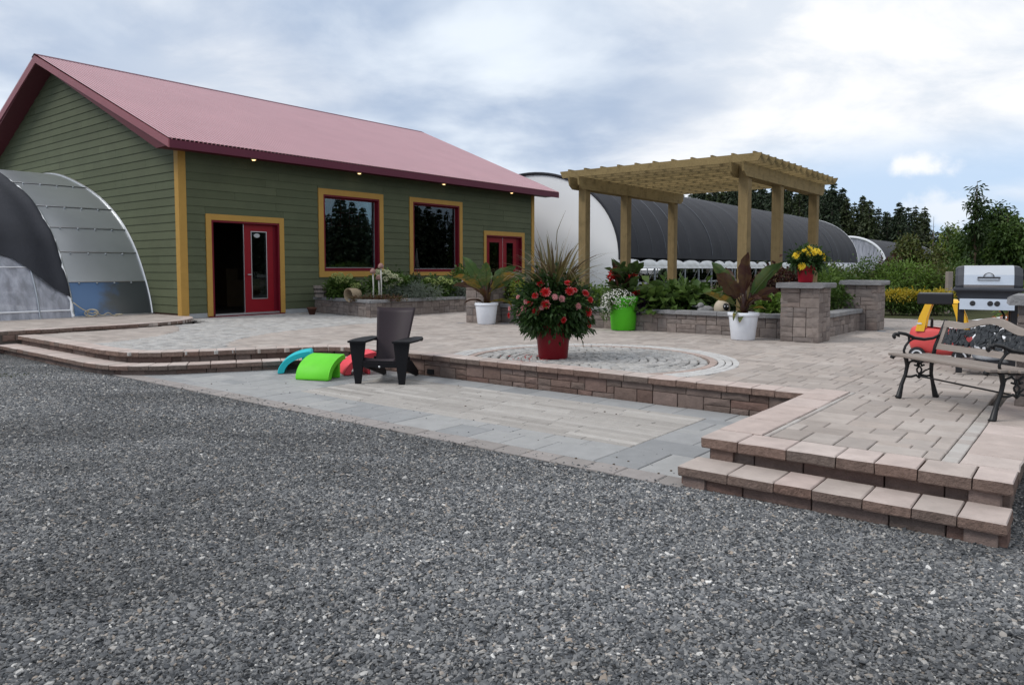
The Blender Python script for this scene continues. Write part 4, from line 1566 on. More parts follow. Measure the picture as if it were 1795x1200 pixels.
# ------------------------------------------------------------------ hoop greenhouses
def hoophouse(name, label, u0, u1, wbase, hw, zs, rise, cloth, group=None, clear=False, sides=True):
    t = frame_root(name, None, label, 'greenhouse', u0, wbase, .272)
    wc = wbase - hw
    def ap(q, off=0.):
        a = math.pi * q
        k = .93
        return wc + (hw + off) * math.cos(a), zs + (rise + off) * (max(0, math.sin(a)) ** k)
    N_ = 40
    Ln = u1 - u0
    # end wall: film with faint folds where the hoops press through
    mb = MB(); mb.smooth = True
    def ew(i, j):
        q = .5 + (i - .5) * .998
        x, z = ap(1 - q)
        z0 = zs if clear else (.27 if j == 0 else zs - .0)
        zz = .3 + (z - .3) * j
        return lp(t, u0 + .014 * math.sin(x * 2.6 - j * 3.0) * math.sin(j * 3.1), x, zz)
    mb.grid(ew, N_, 12)
    mb.build('end_wall', M['film'] if clear else M['poly'], t)
    mb = MB(); mb.tube([lp(t, u0 - .03, *ap(q / N_, .03)) for q in range(N_ + 1)], .06 if not clear else .16, 8)
    mb.build('end_arch', M['shade'] if not clear else M['white'], t)
    mb = MB(); mb.tube([lp(t, u1 + .03, *ap(q / N_, -.03)) for q in range(N_ + 1)] , .09, 8)
    mb.build('end_arch', M['white'], t)
    mb = MB(); mb.smooth = True
    nu = int(Ln * 3)
    def cf(i, j):
        u = u0 + Ln * i
        sag = -.012 * abs(math.sin(math.pi * u / 1.25)) + .010 * math.sin(u * 3 + j * 9)
        return lp(t, u, *ap(.006 + .988 * j, .05 + sag))
    mb.grid(cf, nu, 32)
    mb.build('shade_cloth', cloth, t)
    r = random.Random(5)
    if sides:
        u = u0 + 1.5
        while u < u1 - .5:
            mb = MB(); mb.tube([lp(t, u, *ap(.02 + q / 26 * .5, .052)) for q in range(27)], .006 if r.random() < .65 else .016, 5)
            mb.build('hoop_line', M['clothline'], t)
            u += r.choice((1.25, 2.5, 1.25))
        for side in (0, 1):
            wq = wbase if side == 0 else wbase - 2 * hw
            mb = MB(); mb.tube([lp(t, u0, wq + .02, zs - .33), lp(t, u1, wq + .02, zs - .33)], .035, 6); mb.build('side_rail', M['white'], t)
            # film hanging in scallops between the cloth and the rail
            mb = MB(); mb.smooth = True
            def sf(i, j):
                u = u0 + Ln * i
                sc_ = abs(math.sin(math.pi * (u - u0) / 1.5 + .5 * math.sin(u * .9))) ** .3
                return lp(t, u, wq + .02 + .03 * math.sin(math.pi * j) * sc_ + .015 * math.sin(u * 9 + j * 4), zs - .33 + .36 * j * (.35 + .65 * sc_))
            mb.grid(sf, int(Ln * 6), 5)
            mb.build('side_film', M['poly'], t)
            u = u0 + .05
            while u < u1:
                mb = MB(); mb.tube([lp(t, u, wq - .02, .27), lp(t, u, wq - .02, zs)], .045, 6)
                p = mb.build('post', M['galv'], t)
                if side == 0:
                    mb = MB(); mb.tube([lp(t, u + .1, wq - .05, zs - .3), lp(t, u + .62, wq - 1.0, .3)], .018, 5)
                    mb.build('brace', M['white'], p)
                u += 1.5
    return t


M['clothline'] = mat('hoop line with painted glint', (.11, .118, .138), .5, .4, .3)  # sun glint along the hoops, put into the pale colour of these lines
hoophouse('hoop_greenhouse', 'long hoop greenhouse with black shade cloth and a white film end, beyond the pergola', 17.2, 54.3, 1.95, 4.6, 1.87, 3.75, M['shade'])
b2 = at(1550, 95)
q2 = Vector((b2.x - OX, b2.y - OY))
u2_, w2_ = q2.x * UX + q2.y * UY, q2.x * WX + q2.y * WY
hoophouse('hoop_greenhouse', 'far hoop greenhouse with an open white arch, past the end of the longer one', u2_, u2_ + 40, w2_, 4.6, 1.87, 3.75, M['shade'], clear=True, sides=False)
# nursery stock and benches under the long greenhouse
rr_ = random.Random(4)
for k, u in enumerate((19.5, 24.2, 29., 34.)):
    tb = thing('nursery_bench', 'white slatted nursery bench inside the long hoop greenhouse', 'bench', L(u, .4, .272), ANG, 'nursery benches in the greenhouse')
    mb = MB(); mb.box((-1.9, -.7, .55), (1.9, .7, .62)); mb.build('bench_top', M['white'], tb)
    for x in (-1.7, 1.6):
        for y in (-.6, .5):
            mb = MB(); mb.box((x, y, 0), (x + .08, y + .08, .55)); mb.build('leg', M['galv'], tb)

# ------------------------------------------------------------------ pergola
pg = frame_root('pergola', None, 'new timber pergola with slatted top standing in the stone flower bed', 'pergola', 6.4, 10.2, .62)
WL, WR = 8.49, 12.0
PU = [4.5, 6.27, 8.67]
ps = .185
for u in PU:
    for w_ in (WL, WR):
        mb = MB(); c = lp(pg, u, w_, 0)
        mb.box((c[0] - ps / 2, c[1] - ps / 2, 0), (c[0] + ps / 2, c[1] + ps / 2, 3.40 - .62 if u == PU[0] else 3.20 - .62), .008)
        mb.build('post', M['woodz'], pg)
for w_ in (WL, WR):
    for sgn in (-1, 1):
        mb = MB()
        u0_, u1_ = 4.06, 9.02
        pts = [(u0_ + .16, 3.17 - .62), (u1_ - .16, 3.17 - .62), (u1_ - .04, 3.25 - .62), (u1_, 3.42 - .62), (u0_, 3.42 - .62), (u0_ + .04, 3.25 - .62)]
        c = -(w_ + sgn * (ps / 2 + .021) - 10.2)
        mb.prism([(a - 6.4, b) for a, b in pts][::-1], c - .019, c + .019, 'y')
        mb.build('beam', M['wood'], pg)
nr = 14
for k in range(nr):
    u = 4.17 + k * (8.98 - 4.17) / (nr - 1)
    a, b = -(8.10 - 10.2), -(12.42 - 10.2)
    mb = MB()
    z0 = 3.42 - .62
    pts = [(b + .06, z0), (a - .06, z0), (a, z0 + .12), (a, z0 + .14), (b, z0 + .14), (b, z0 + .12)]
    mb.prism(pts, -.019, .019, 'x')
    mb.build('rafter', M['wood'], pg, (u - 6.4, 0, rng.uniform(-.004, .004)))
for k in range(11):
    w_ = 8.28 + k * (12.26 - 8.28) / 10
    c = lp(pg, 6.575, w_, 3.56 + .004)
    mb = MB(); mb.box((-2.37, -.02, 0), (2.42, .02, .034))
    mb.build('lath', M['wood'], pg, c)
# ------------------------------------------------------------------ garden chair
M['chairbrown'] = mat('dark brown moulded plastic', (.030, .021, .026), .5, .2, var=.06, vs=3)
M['chairblack'] = mat('black chair board', (.005, .005, .007), .55, .2, var=.05)
ch = thing('garden_chair', 'dark brown and black lounge chair with broad arms standing on the sunken patio', 'chair', (-1.705, 9.47, .018), R(-9))
for sx in (-1, 1):
    mb = MB()
    q = [(-.40, .53), (-.33, .0), (-.255, .0), (-.19, .53)]
    if sx > 0: q = [(-a, b) for a, b in q[::-1]]
    mb.prism(q, .0, .035, 'y')
    mb.build('front_leg', M['chairblack'], ch)
    mb = MB()
    q = [(-.415, -.03), (-.18, -.03), (-.20, .42), (-.26, .72), (-.36, .74), (-.43, .55), (-.445, .25)]
    if sx > 0: q = [(-a, b) for a, b in q[::-1]]
    mb.prism(q, .531, .556, 'z')
    mb.build('arm', M['chairblack'], ch)
    mb = MB()
    x0 = sx * .235
    mb.prism([(.03, .22), (.03, .34), (.60, .24), (.93, .06), (.93, .0), (.84, .0)], x0 - .014, x0 + .014, 'x')
    mb.build('side_rail', M['chairblack'], ch)
mb = MB(); mb.smooth = True
def seatf(i, j):
    y = .02 + .5 * j
    z = .335 - .15 * j + (.0 if j > .12 else -.06 * (1 - j / .12) ** 2)
    return ((i - .5) * .46, y - (0 if j > .1 else .02 * (1 - j / .1) * 0), z - .018 * (1 - (2 * i - 1) ** 2))
mb.sheet(lambda i, j: seatf(1 - i, j), 8, 12, .022)
mb.build('seat', M['chairbrown'], ch)
mb = MB(); mb.smooth = True
def backf(i, j):
    wd = .19 + .085 * j
    a = 2 * i - 1
    x = a * wd
    y = .46 + .34 * j - .075 * a * a * (.6 + .4 * j)
    z = .18 + .755 * j + .012 * a * a * j
    return (x, y, z)
mb.sheet(lambda i, j: backf(i, j), 16, 12, -.024)
mb.build('backrest', M['chairbrown'], ch)
mb = MB(); mb.box((-.235, .004, .215), (.235, .03, .30)); mb.build('front_apron', M['chairblack'], ch)
mb = MB(); mb.box((-.25, .5, .2), (.25, .53, .3)); mb.build('cross_rail', M['chairblack'], ch)
mb = MB(); mb.box((-.38, .66, .50), (.38, .70, .531)); mb.build('arm_support', M['chairblack'], ch)
mb = MB(); mb.ball((.0, .0, .225), (.016, .012, .016), 10, 6); mb.build('bolt', M['alu'], ch)

# ------------------------------------------------------------------ three curved plastic pieces
def arch_piece(label, col, loc, rz, width):
    t = thing('curved_step', label, 'play block', loc, rz, None)
    m = mat(label.split()[0] + ' moulded plastic', col, .55, .25, var=.06, vs=5, dirt=.22, dirtcol=tuple(c * .65 + .02 for c in col), ds=7, bump=.1, bs=200, bdist=.002)
    outer, inner = [], []
    for q in range(19):
        a = R(2 + 82 * q / 18)
        outer.append((.50 * (1 - math.cos(a)), .315 * math.sin(a)))
        inner.append((.085 + .44 * (1 - math.cos(a)), .245 * math.sin(a)))
    tip = [(outer[-1][0] + .025, outer[-1][1] - .022), (outer[-1][0] + .022, inner[-1][1] + .02)]
    foot = [(.05, -.0), (.012, .0)]
    poly = outer + tip + inner[::-1] + foot
    mb = MB()
    n0 = len(poly)
    e = .012
    c = (.25, .2)
    def shrink(p, k): return (p[0] + (c[0] - p[0]) * k * .05, p[1] + (c[1] - p[1]) * k * .05)
    rings = [([shrink(p, 1) for p in poly], -width / 2), (poly, -width / 2 + e), (poly, width / 2 - e), ([shrink(p, 1) for p in poly], width / 2)]
    vs = [(p[0], y, p[1]) for pl, y in rings for p in pl]
    fs = []
    for k in range(3):
        for i in range(n0):
            i2 = (i + 1) % n0
            fs.append((k * n0 + i, k * n0 + i2, (k + 1) * n0 + i2, (k + 1) * n0 + i))
    mb.smooth = True
    mb.add(vs, fs)
    mb.smooth = False
    # end faces as strips between outer and inner curve
    ends = []
    for k in (0, 3):
        for i in range(18):
            a, b = i, i + 1
            c_, d_ = n0 - 3 - i - 1, n0 - 3 - i
            ends.append((k * n0 + a, k * n0 + b, k * n0 + c_, k * n0 + d_))
        ends.append((k * n0 + 18, k * n0 + 19, k * n0 + 20, k * n0 + 21))
        ends.append((k * n0 + 0, k * n0 + n0 - 3, k * n0 + n0 - 2, k * n0 + n0 - 1))
    b0 = len(mb.v) - len(vs)
    for f in ends:
        mb.f.append([b0 + i for i in f]); mb.mi.append(0); mb.sm.append(False)
    mb.build('curved_top', m, t)
    mb = MB(); mb.box((.335, -width / 2 + .03, 0), (.375, width / 2 - .03, .235), .006)
    mb.build('leg', m, t)
    return t


arch_piece('lime green curved plastic block, nearest of the three beside the chair', (.13, .60, .03), (-2.67, 9.79, .018), R(73), .50)
arch_piece('turquoise curved plastic block lying side-on near the step', (.02, .46, .52), (-3.36, 10.62, .018), R(12), .46)
arch_piece('coral red curved plastic block half hidden behind the chair', (.78, .075, .10), (-2.42, 10.42, .018), R(24), .46)

# ------------------------------------------------------------------ iron and wood bench
bn = thing('garden_bench', 'black cast iron and weathered wood bench with a curved back and rose lattice', 'bench', (3.60, 6.84, .302), R(-81))
LB = 1.10
def endframe(x):
    mb = MB(); mb.smooth = True
    T = lambda pts, r, n=8: mb.tube([(x, a, b) for a, b in pts], r, n)
    T([(-.015, .0), (0, .02), (.025, .13), (.06, .22), (.075, .30), (.06, .37), (.05, .385)], [.030, .026, .017, .016, .018, .020, .02])
    T([(.385, .0), (.375, .02), (.345, .13), (.325, .22), (.325, .30), (.34, .39)], [.030, .026, .017, .016, .018, .02])
    T([(-.085, .372), (-.075, .395), (-.04, .402), (.05, .392), (.2, .378), (.34, .385)], [.020, .022, .018, .016, .016, .018])
    T([(.04, .20), (.12, .196), (.17, .21), (.20, .185), (.23, .21), (.28, .2), (.335, .205)], .011, 6)
    # hanging scrolls and a heart under the seat
    T([(.07, .28), (.1, .335), (.15, .35), (.185, .325), (.175, .295), (.15, .305)], .010, 6)
    T([(.33, .30), (.30, .345), (.25, .35), (.215, .325), (.225, .295), (.25, .305)], .010, 6)
    T([(.2, .33), (.195, .29), (.175, .265), (.18, .24), (.2, .225), (.22, .24), (.225, .265), (.205, .29)], .009, 6)
    T([(.2, .225), (.2, .19)], .010, 6)
    T([(.19, .20), (.26, .25), (.325, .275)], .007, 6)
    # arm with scrolled front
    sp_pts = []
    for q in range(9):
        a = R(250 - 250 * q / 8)
        rr = .012 + .016 * q / 8
        sp_pts.append((-.055 + math.cos(a) * rr, .575 + math.sin(a) * rr))
    T(sp_pts + [(-.02, .607), (.05, .595), (.14, .557), (.24, .543), (.33, .552), (.40, .58)], [.016] * 9 + [.015, .016, .016, .015, .014, .014])
    T([(.05, .39), (.035, .44), (.05, .485), (.085, .525), (.085, .565), (.07, .59)], .012, 6)
    T([(.085, .525), (.12, .545), (.16, .552)], .009, 6)
    T([(.34, .385), (.36, .48), (.41, .60), (.455, .705), (.46, .725)], [.018, .017, .016, .015, .018])
    return mb.build('end_frame', M['black'], bn)


for x in (0, LB):
    endframe(x)
for k, (y, z) in enumerate(((-.055, .408), (.035, .404), (.125, .398), (.215, .394), (.30, .396))):
    mb = MB(); mb.box((-.05, y - .035, z - .012), (LB + .05, y + .035, z + .012), .004)
    mb.build('seat_slat', M['greywood'], bn)
def backp(x, z, dy=0.):
    k = (z - .41) / .31
    return (x, .352 + .11 * k + dy, z)
def crest(x):
    s_ = (x / LB)
    return .062 * math.exp(-((s_ - .5) / .19) ** 2) - .012 * math.exp(-((s_ - .22) / .1) ** 2) - .012 * math.exp(-((s_ - .78) / .1) ** 2)
def railmesh(z0f, z1f, x0, x1, n, y0=-.016, y1=.016):
    mb = MB()
    vs, fs = [], []
    for i in range(n + 1):
        x = x0 + (x1 - x0) * i / n
        for dy, z in ((y0, z0f(x)), (y1, z0f(x)), (y1, z1f(x)), (y0, z1f(x))):
            vs.append(backp(x, z, dy))
    for i in range(n):
        for k in range(4):
            k2 = (k + 1) % 4
            fs.append((i * 4 + k, (i + 1) * 4 + k, (i + 1) * 4 + k2, i * 4 + k2))
    fs += [(0, 1, 2, 3), (n * 4 + 3, n * 4 + 2, n * 4 + 1, n * 4)]
    mb.add(vs, fs)
    return mb
railmesh(lambda x: .66 + crest(x), lambda x: .715 + crest(x), .0, LB, 40).build('top_rail', M['greywood'], bn)
railmesh(lambda x: .452, lambda x: .505, .0, LB, 2).build('bottom_rail', M['greywood'], bn)
railmesh(lambda x: .5055, lambda x: .6595, .01, .055, 1, -.014, .014).build('stile', M['greywood'], bn)
railmesh(lambda x: .5055, lambda x: .6595, LB - .055, LB - .01, 1, -.014, .014).build('stile', M['greywood'], bn)
mb = MB()
br = random.Random(2)
M['ironleaf'] = mat('blue black cast iron', (.028, .032, .037), .5, .4, var=.25, vs=30)
for k in range(250):
    x = br.uniform(.075, LB - .075)
    zt = .66 + crest(x)
    z = br.uniform(.515, zt - .008)
    if br.random() < .42 and x < .40: continue
    a = br.uniform(0, 6.28)
    l_, wd = br.uniform(.03, .055), br.uniform(.014, .026)
    dx, dz = math.cos(a), math.sin(a)
    y = br.uniform(-.010, .010)
    P_ = []
    for s_, t_, yy_ in ((-1, 0, 0), (-.3, 1, -.006), (.5, .7, -.006), (1, 0, .002), (.5, -.7, -.004), (-.3, -1, -.004)):
        xx, z2 = x + dx * l_ * s_ - dz * wd * t_, z + dz * l_ * s_ + dx * wd * t_
        P_.append(backp(min(max(xx, .06), LB - .06), min(max(z2, .507), .655 + crest(xx)), y + yy_ - .008))
    P2 = [(p[0], p[1] + .009, p[2]) for p in P_]
    mb.add(P_ + P2, [(0, 1, 2, 3, 4, 5), (11, 10, 9, 8, 7, 6)] + [(i, (i + 1) % 6, 6 + (i + 1) % 6, 6 + i)[::-1] for i in range(6)])
for k in range(9):
    x0 = .1 + k * .11
    mb.tube([backp(x0 + .03 * math.sin(q * 1.3 + k), .505 + q * (.155 + crest(x0)) / 6) for q in range(7)], .006, 5)
for cx in (LB / 2 - .06, LB / 2 + .09, .3, .85):
    for q in range(3):
        rr = .012 + q * .012
        mb.tube([backp(cx + rr * math.cos(a), .60 + rr * math.sin(a), -.014 + .003 * q) for a in np.linspace(0, 5.4, 10)], .006, 5)
mb.build('rose_lattice', M['ironleaf'], bn)
mb = MB(); mb.tube([(0, .2, .20), (LB, .2, .20)], .008, 6); mb.build('tie_rod', M['black'], bn)

# ------------------------------------------------------------------ gas grill
M['steel'] = mat('brushed steel', (.62, .64, .68), .28, .5, 1., var=.04, grain=.03, gs=(3, 80, 80))
M['charcoal'] = mat('charcoal cast metal', (.045, .048, .058), .5, .4, .3, var=.12)
M['blackplastic'] = mat('black cart plastic', (.014, .014, .017), .48, .4, var=.06)
gr = thing('gas_grill', 'black and steel gas barbecue grill with a side shelf standing behind the bench', 'barbecue', (5.40, 8.42, ZP + .002), R(-31))
def lidpoly(k=0.): return [(-.235 + k, .965), (-.245 + k, 1.02), (-.215 + k, 1.13), (-.13, 1.225 - k), (.10, 1.235 - k), (.20, 1.17), (.235 - k, 1.02), (.235 - k, .965)]
mb = MB(); mb.prism([(a, b) for a, b in lidpoly()][::-1], -.235, .235, 'x'); lid = mb.build('lid', M['steel'], gr)
for sx in (-1, 1):
    mb = MB()
    vs = []
    n_ = len(lidpoly())
    a_ = [(sx * .237, p[0] - .004, p[1]) for p in lidpoly()]
    b_ = [(sx * .292, p[0] * .97, p[1] - .01) for p in lidpoly()]
    c_ = [(sx * .318, p[0] * .9, 1.0 + (p[1] - 1.0) * .86) for p in lidpoly()]
    mb.add(a_ + b_ + c_, [tuple(range(n_)), tuple(range(2 * n_, 3 * n_))[::-1]] + [(k * n_ + i, k * n_ + (i + 1) % n_, (k + 1) * n_ + (i + 1) % n_, (k + 1) * n_ + i) for k in range(2) for i in range(n_)])
    mb.build('lid_end', M['charcoal'], lid)
mb = MB(); mb.tube([(-.1, -.262, 1.10), (-.1, -.285, 1.10), (.1, -.285, 1.10), (.1, -.262, 1.10)], .010, 8); mb.build('handle', M['charcoal'], lid)
mb = MB(); mb.tube([(.05 * math.cos(a), -.243, 1.105 + .045 * math.sin(a)) for a in np.linspace(0, math.pi, 10)], .005, 5); mb.build('gauge_ring', M['charcoal'], lid)
mb = MB(); mb.box((-.335, -.27, .945), (.335, .25, .985), .012); mb.build('lid_rim', M['charcoal'], gr)
mb = MB()
mb.add([(-.28, -.2, .83), (.28, -.2, .83), (.28, .2, .83), (-.28, .2, .83), (-.31, -.24, .945), (.31, -.24, .945), (.31, .24, .945), (-.31, .24, .945)], [(3, 2, 1, 0), (4, 5, 6, 7), (0, 1, 5, 4), (1, 2, 6, 5), (2, 3, 7, 6), (3, 0, 4, 7)])
mb.build('firebox', M['charcoal'], gr)
mb = MB(); mb.prism([(-.29, .745), (-.27, .865), (-.20, .865), (-.20, .745)][::-1], -.27, .245, 'x'); cp = mb.build('control_panel', M['steel'], gr)
for x in (-.145, .02, .085):
    mb = MB(); mb.xf = Matrix.Translation((x, -.287, .815)) @ Matrix.Rotation(R(80), 4, 'X'); mb.lathe([(.028, 0), (.028, .012), (.022, .03)], 16, cap1=True); mb.xf = None
    mb.build('knob', M['blackplastic'], cp)
mb = MB(); mb.box((-.69, -.22, .79), (-.33, .2, .915), .012); mb.build('side_shelf', M['blackplastic'], gr)
mb = MB(); mb.box((.335, -.22, .82), (.66, .2, .90), .012); mb.build('side_shelf', M['blackplastic'], gr)
for x in (-.285, .215):
    for y in (-.22, .16):
        mb = MB(); mb.box((x, y, 0.02), (x + .065, y + .05, .80), .005); mb.build('leg', M['blackplastic'], gr)
mb = MB(); mb.smooth = True; mb.tube([(.02, 0, .52), (.05, -.12, .5), (.14, -.17, .55), (.16, -.15, .68), (.12, -.1, .76)], .012, 6); mb.build('gas_hose', M['blackplastic'], gr)
mb = MB(); mb.box((-.25, -.2, .12), (.25, .18, .16)); mb.build('bottom_shelf', M['blackplastic'], gr)
mb = MB(); mb.smooth = True; mb.lathe([(.11, .0), (.15, .03), (.15, .24), (.10, .3), (.05, .31), (.05, .36)], 18, (0.02, 0, .16), cap1=True); mb.build('gas_bottle', M['white'], gr)
for x in (-.25, .25):
    mb = MB(); mb.xf = Matrix.Translation((x, .18, .08)) @ Matrix.Rotation(R(90), 4, 'Y'); mb.lathe([(.02, -.02), (.08, -.02), (.08, .02), (.02, .02)], 16, cap1=True); mb.xf = None
    mb.build('wheel', M['blackplastic'], gr)

# ------------------------------------------------------------------ ride-on toy car
M['toyred'] = mat('sun bleached red plastic', (.66, .085, .085), .42, .4, var=.05, vs=5)
M['toyyellow'] = mat('yellow toy plastic', (.80, .46, .03), .4, .4, var=.03)
tc_ = thing('toy_car', 'red child\'s ride-on car with a yellow roof standing behind the bench', 'toy car', (5.52, 9.52, ZP + .002), math.radians(146))
mb = MB(); mb.smooth = True
def bodyf(i, j):
    a = 2 * math.pi * i
    ca, sa = math.cos(a), math.sin(a)
    lx, ly = .37, .215
    k = [(.55, .10), (.90, .13), (1.0, .22), (.99, .34), (.93, .41), (.80, .435), (.70, .43)]
    q = j * (len(k) - 1)
    n0 = min(int(q), len(k) - 2)
    f = q - n0
    s_, z = k[n0][0] * (1 - f) + k[n0 + 1][0] * f, k[n0][1] * (1 - f) + k[n0 + 1][1] * f
    r4 = (abs(ca) ** 3 + abs(sa) ** 3) ** (-1 / 3)
    z += (.03 if ca > 0 else -.02) * j * abs(ca)
    return (lx * s_ * ca * r4 * .96, ly * s_ * sa * r4 * .96, z)
mb.grid(bodyf, 40, 14)
mb.build('body', M['toyred'], tc_)
mb = MB(); mb.box((-.22, -.14, .12), (.12, .14, .2)); mb.box((-.26, -.13, .2), (-.18, .13, .42), .02); mb.build('seat', M['toyred'], tc_)
for sy in (-1, 1):
    for x0, x1, tw in ((.22, .13, .05), (-.26, -.17, .06)):
        mb = MB()
        y = sy * .165
        mb.xf = None
        a = [(x0 - tw, y - .035, .40), (x0 + tw, y - .035, .40), (x0 + tw, y + .035, .40), (x0 - tw, y + .035, .40)]
        b = [(x1 - tw * .75, y * .9 - .03, .76), (x1 + tw * .75, y * .9 - .03, .76), (x1 + tw * .75, y * .9 + .03, .76), (x1 - tw * .75, y * .9 + .03, .76)]
        m_ = [tuple(.5 * (p + q) + (.015 * (1 if x0 > 0 else -1) if ax == 0 else 0) for ax, (p, q) in enumerate(zip(u_, v_))) for u_, v_ in zip(a, b)]
        mb.add(a + m_ + b, [(3, 2, 1, 0), (8, 9, 10, 11)] + [(k * 4 + i, k * 4 + (i + 1) % 4, (k + 1) * 4 + (i + 1) % 4, (k + 1) * 4 + i) for k in range(2) for i in range(4)])
        pl_ = mb.build('roof_pillar', M['toyyellow'], tc_)
        if x0 > 0:
            mb = MB(); cy = y + sy * .036
            mb.add([(x0 + .005 + .03 * math.cos(q), cy, .50 + .012 * math.sin(q)) for q in np.linspace(0, 6.28, 15)[:-1]], [list(range(14))]); mb.build('oval_sticker', M['white'], pl_)
mb = MB(); mb.smooth = True
mb.grid(lambda i, j: (-.03 + .24 * (2 * i - 1), .19 * (2 * j - 1) * (1 - .1 * abs(2 * i - 1)), .765 + .05 * (1 - (2 * i - 1) ** 4) * (1 - (2 * j - 1) ** 4)), 12, 12)
mb.grid(lambda i, j: (-.03 + .24 * (2 * j - 1), .19 * (2 * i - 1) * (1 - .1 * abs(2 * j - 1)), .76), 8, 8)
mb.build('roof', M['toyyellow'], tc_)
for x in (.24, -.24):
    for sy in (-1, 1):
        mb = MB(); mb.smooth = False
        mb.xf = Matrix.Translation((x, sy * .205, .10)) @ Matrix.Rotation(R(90), 4, 'X')
        mb.lathe([(.06, -.035), (.094, -.03), (.10, 0), (.094, .03), (.06, .035)], 20, cap1=True)
        mb.xf = None
        wh = mb.build('wheel', M['blackplastic'], tc_)
        mb = MB(); mb.xf = Matrix.Translation((x, sy * .244, .10)) @ Matrix.Rotation(R(90), 4, 'X'); mb.lathe([(.066, -.003), (.066, .003), (.046, .003), (.046, -.003)], 20, cap0=False); mb.xf = None
        mb.build('rim', M['white'], wh)
        mb = MB(); mb.ball((x, sy * .242, .10), (.014, .01, .014), 8, 6); mb.build('hub', M['toyyellow'], wh)
mb = MB(); mb.tube([(.10 + .0, .09 * math.cos(a), .47 + .09 * math.sin(a)) for a in np.linspace(0, 6.28, 20)], .012, 6); mb.build('steering_wheel', M['blackplastic'], tc_)
# a white board propped behind the grill
wb_ = thing('propped_board', 'white board propped at a slant behind the grill legs', 'board', at(1742, 12.4, .28), R(-25))
mb = MB(); mb.box((-.55, -.012, 0), (.55, .012, .62)); o = mb.build('panel', M['white'], wb_, (0, 0, .02), (R(-58), R(-9), 0))
mb = MB(); mb.box((-.4, .35, 0), (.4, .42, .33)); mb.build('prop', M['greywood'], wb_)

# ------------------------------------------------------------------ pots
def potmesh(top, base, h, rim=.055, lip=.03, n=36):
    mb = MB(); mb.smooth = False
    rt, rb = top / 2, base / 2
    zr = h - rim
    rr = rb + (rt - rb) * (zr / h)
    mb.smooth = True
    mb.lathe([(rb * .96, 0), (rb, .01), (rr - .012, zr)], n)
    mb.lathe([(rr - .012, zr), (rt - .004, zr - .001), (rt, zr + .008), (rt, h - .006), (rt - .006, h), (rt - lip, h), (rt - lip - .004, h - .012), (rr - lip, h - .09)], n, cap0=False)
    return mb


def pot(label, loc, top, base, h, col, rim=.055, cat='flower pot', group=None):
    t = thing('flower_pot', label, cat, loc, 0, group)
    m = mat('pot ' + label[:18], col, .48, .25, var=.05, vs=6, dirt=.12, dirtcol=tuple(c * .6 for c in col), ds=5)
    potmesh(top, base, h, rim).build('pot_body', m, t)
    mb = MB(); mb.lathe([(.001, h - .05), (top / 2 - .045, h - .055)], 24, cap0=False)
    mb.build('soil', M['soil'], t)
    return t


def behind(p, r):
    d_ = Vector((p[0], p[1], 0)).normalized()
    return Vector((p[0] + d_.x * r, p[1] + d_.y * r, ZP + .005))


P_RED = behind((.54, 9.71), .20)
P_WL = behind((-.55, 15.9), .2)
P_WR = behind((3.86, 12.35), .2)
P_GR = behind((2.15, 14.29), .24)
pot('big dark red pot of red dahlias and tall purple grass on the paved circle', P_RED, .51, .39, .50, (.17, .006, .012), .07)
pot('white pot with a yellowing banana plant beside the tallest stone pillar', P_WR, .52, .39, .46, (.74, .77, .83))
pot('white pot with a banana plant near the second red door', P_WL, .52, .39, .46, (.74, .77, .83))
pot('bright green pot with red cannas and trailing white flowers', P_GR, .60, .47, .66, (.09, .50, .02), .10)
yp = L(3.72, 13.36, 1.275)
pot('small red pot of yellow dahlias on the cap of the tallest pillar', yp, .31, .225, .28, (.30, .008, .02), .08)
# wooden tub on the flower bed coping
bt = thing('wooden_tub', 'weathered grey wooden tub with dark hoops on the end of the flower bed', 'tub', L(3.62, .55, .732))
for q in range(14):
    a0, a1 = 2 * math.pi * (q + .04) / 14, 2 * math.pi * (q + .96) / 14
    mb = MB(); rb, rt = .16, .205
    mb.add([(rb * math.cos(a0), rb * math.sin(a0), 0), (rb * math.cos(a1), rb * math.sin(a1), 0), (rt * math.cos(a1), rt * math.sin(a1), .31), (rt * math.cos(a0), rt * math.sin(a0), .31),
            (rb * .86 * math.cos(a0), rb * .86 * math.sin(a0), 0), (rb * .86 * math.cos(a1), rb * .86 * math.sin(a1), 0), (rt * .88 * math.cos(a1), rt * .88 * math.sin(a1), .31), (rt * .88 * math.cos(a0), rt * .88 * math.sin(a0), .31)],
           [(0, 1, 2, 3), (3, 2, 6, 7), (5, 4, 7, 6), (1, 5, 6, 2), (4, 0, 3, 7)])
    mb.build('stave', M['greywood'], bt)
for z, rr in ((.09, .178), (.2, .194)):
    mb = MB(); mb.lathe([(rr, z), (rr + .006, z), (rr + .011, z + .03), (rr + .003, z + .03)], 28, cap0=False); mb.build('hoop', M['black'], bt)
mb = MB(); mb.lathe([(.001, .27), (.17, .27)], 14, cap0=False); mb.build('soil', M['soil'], bt)
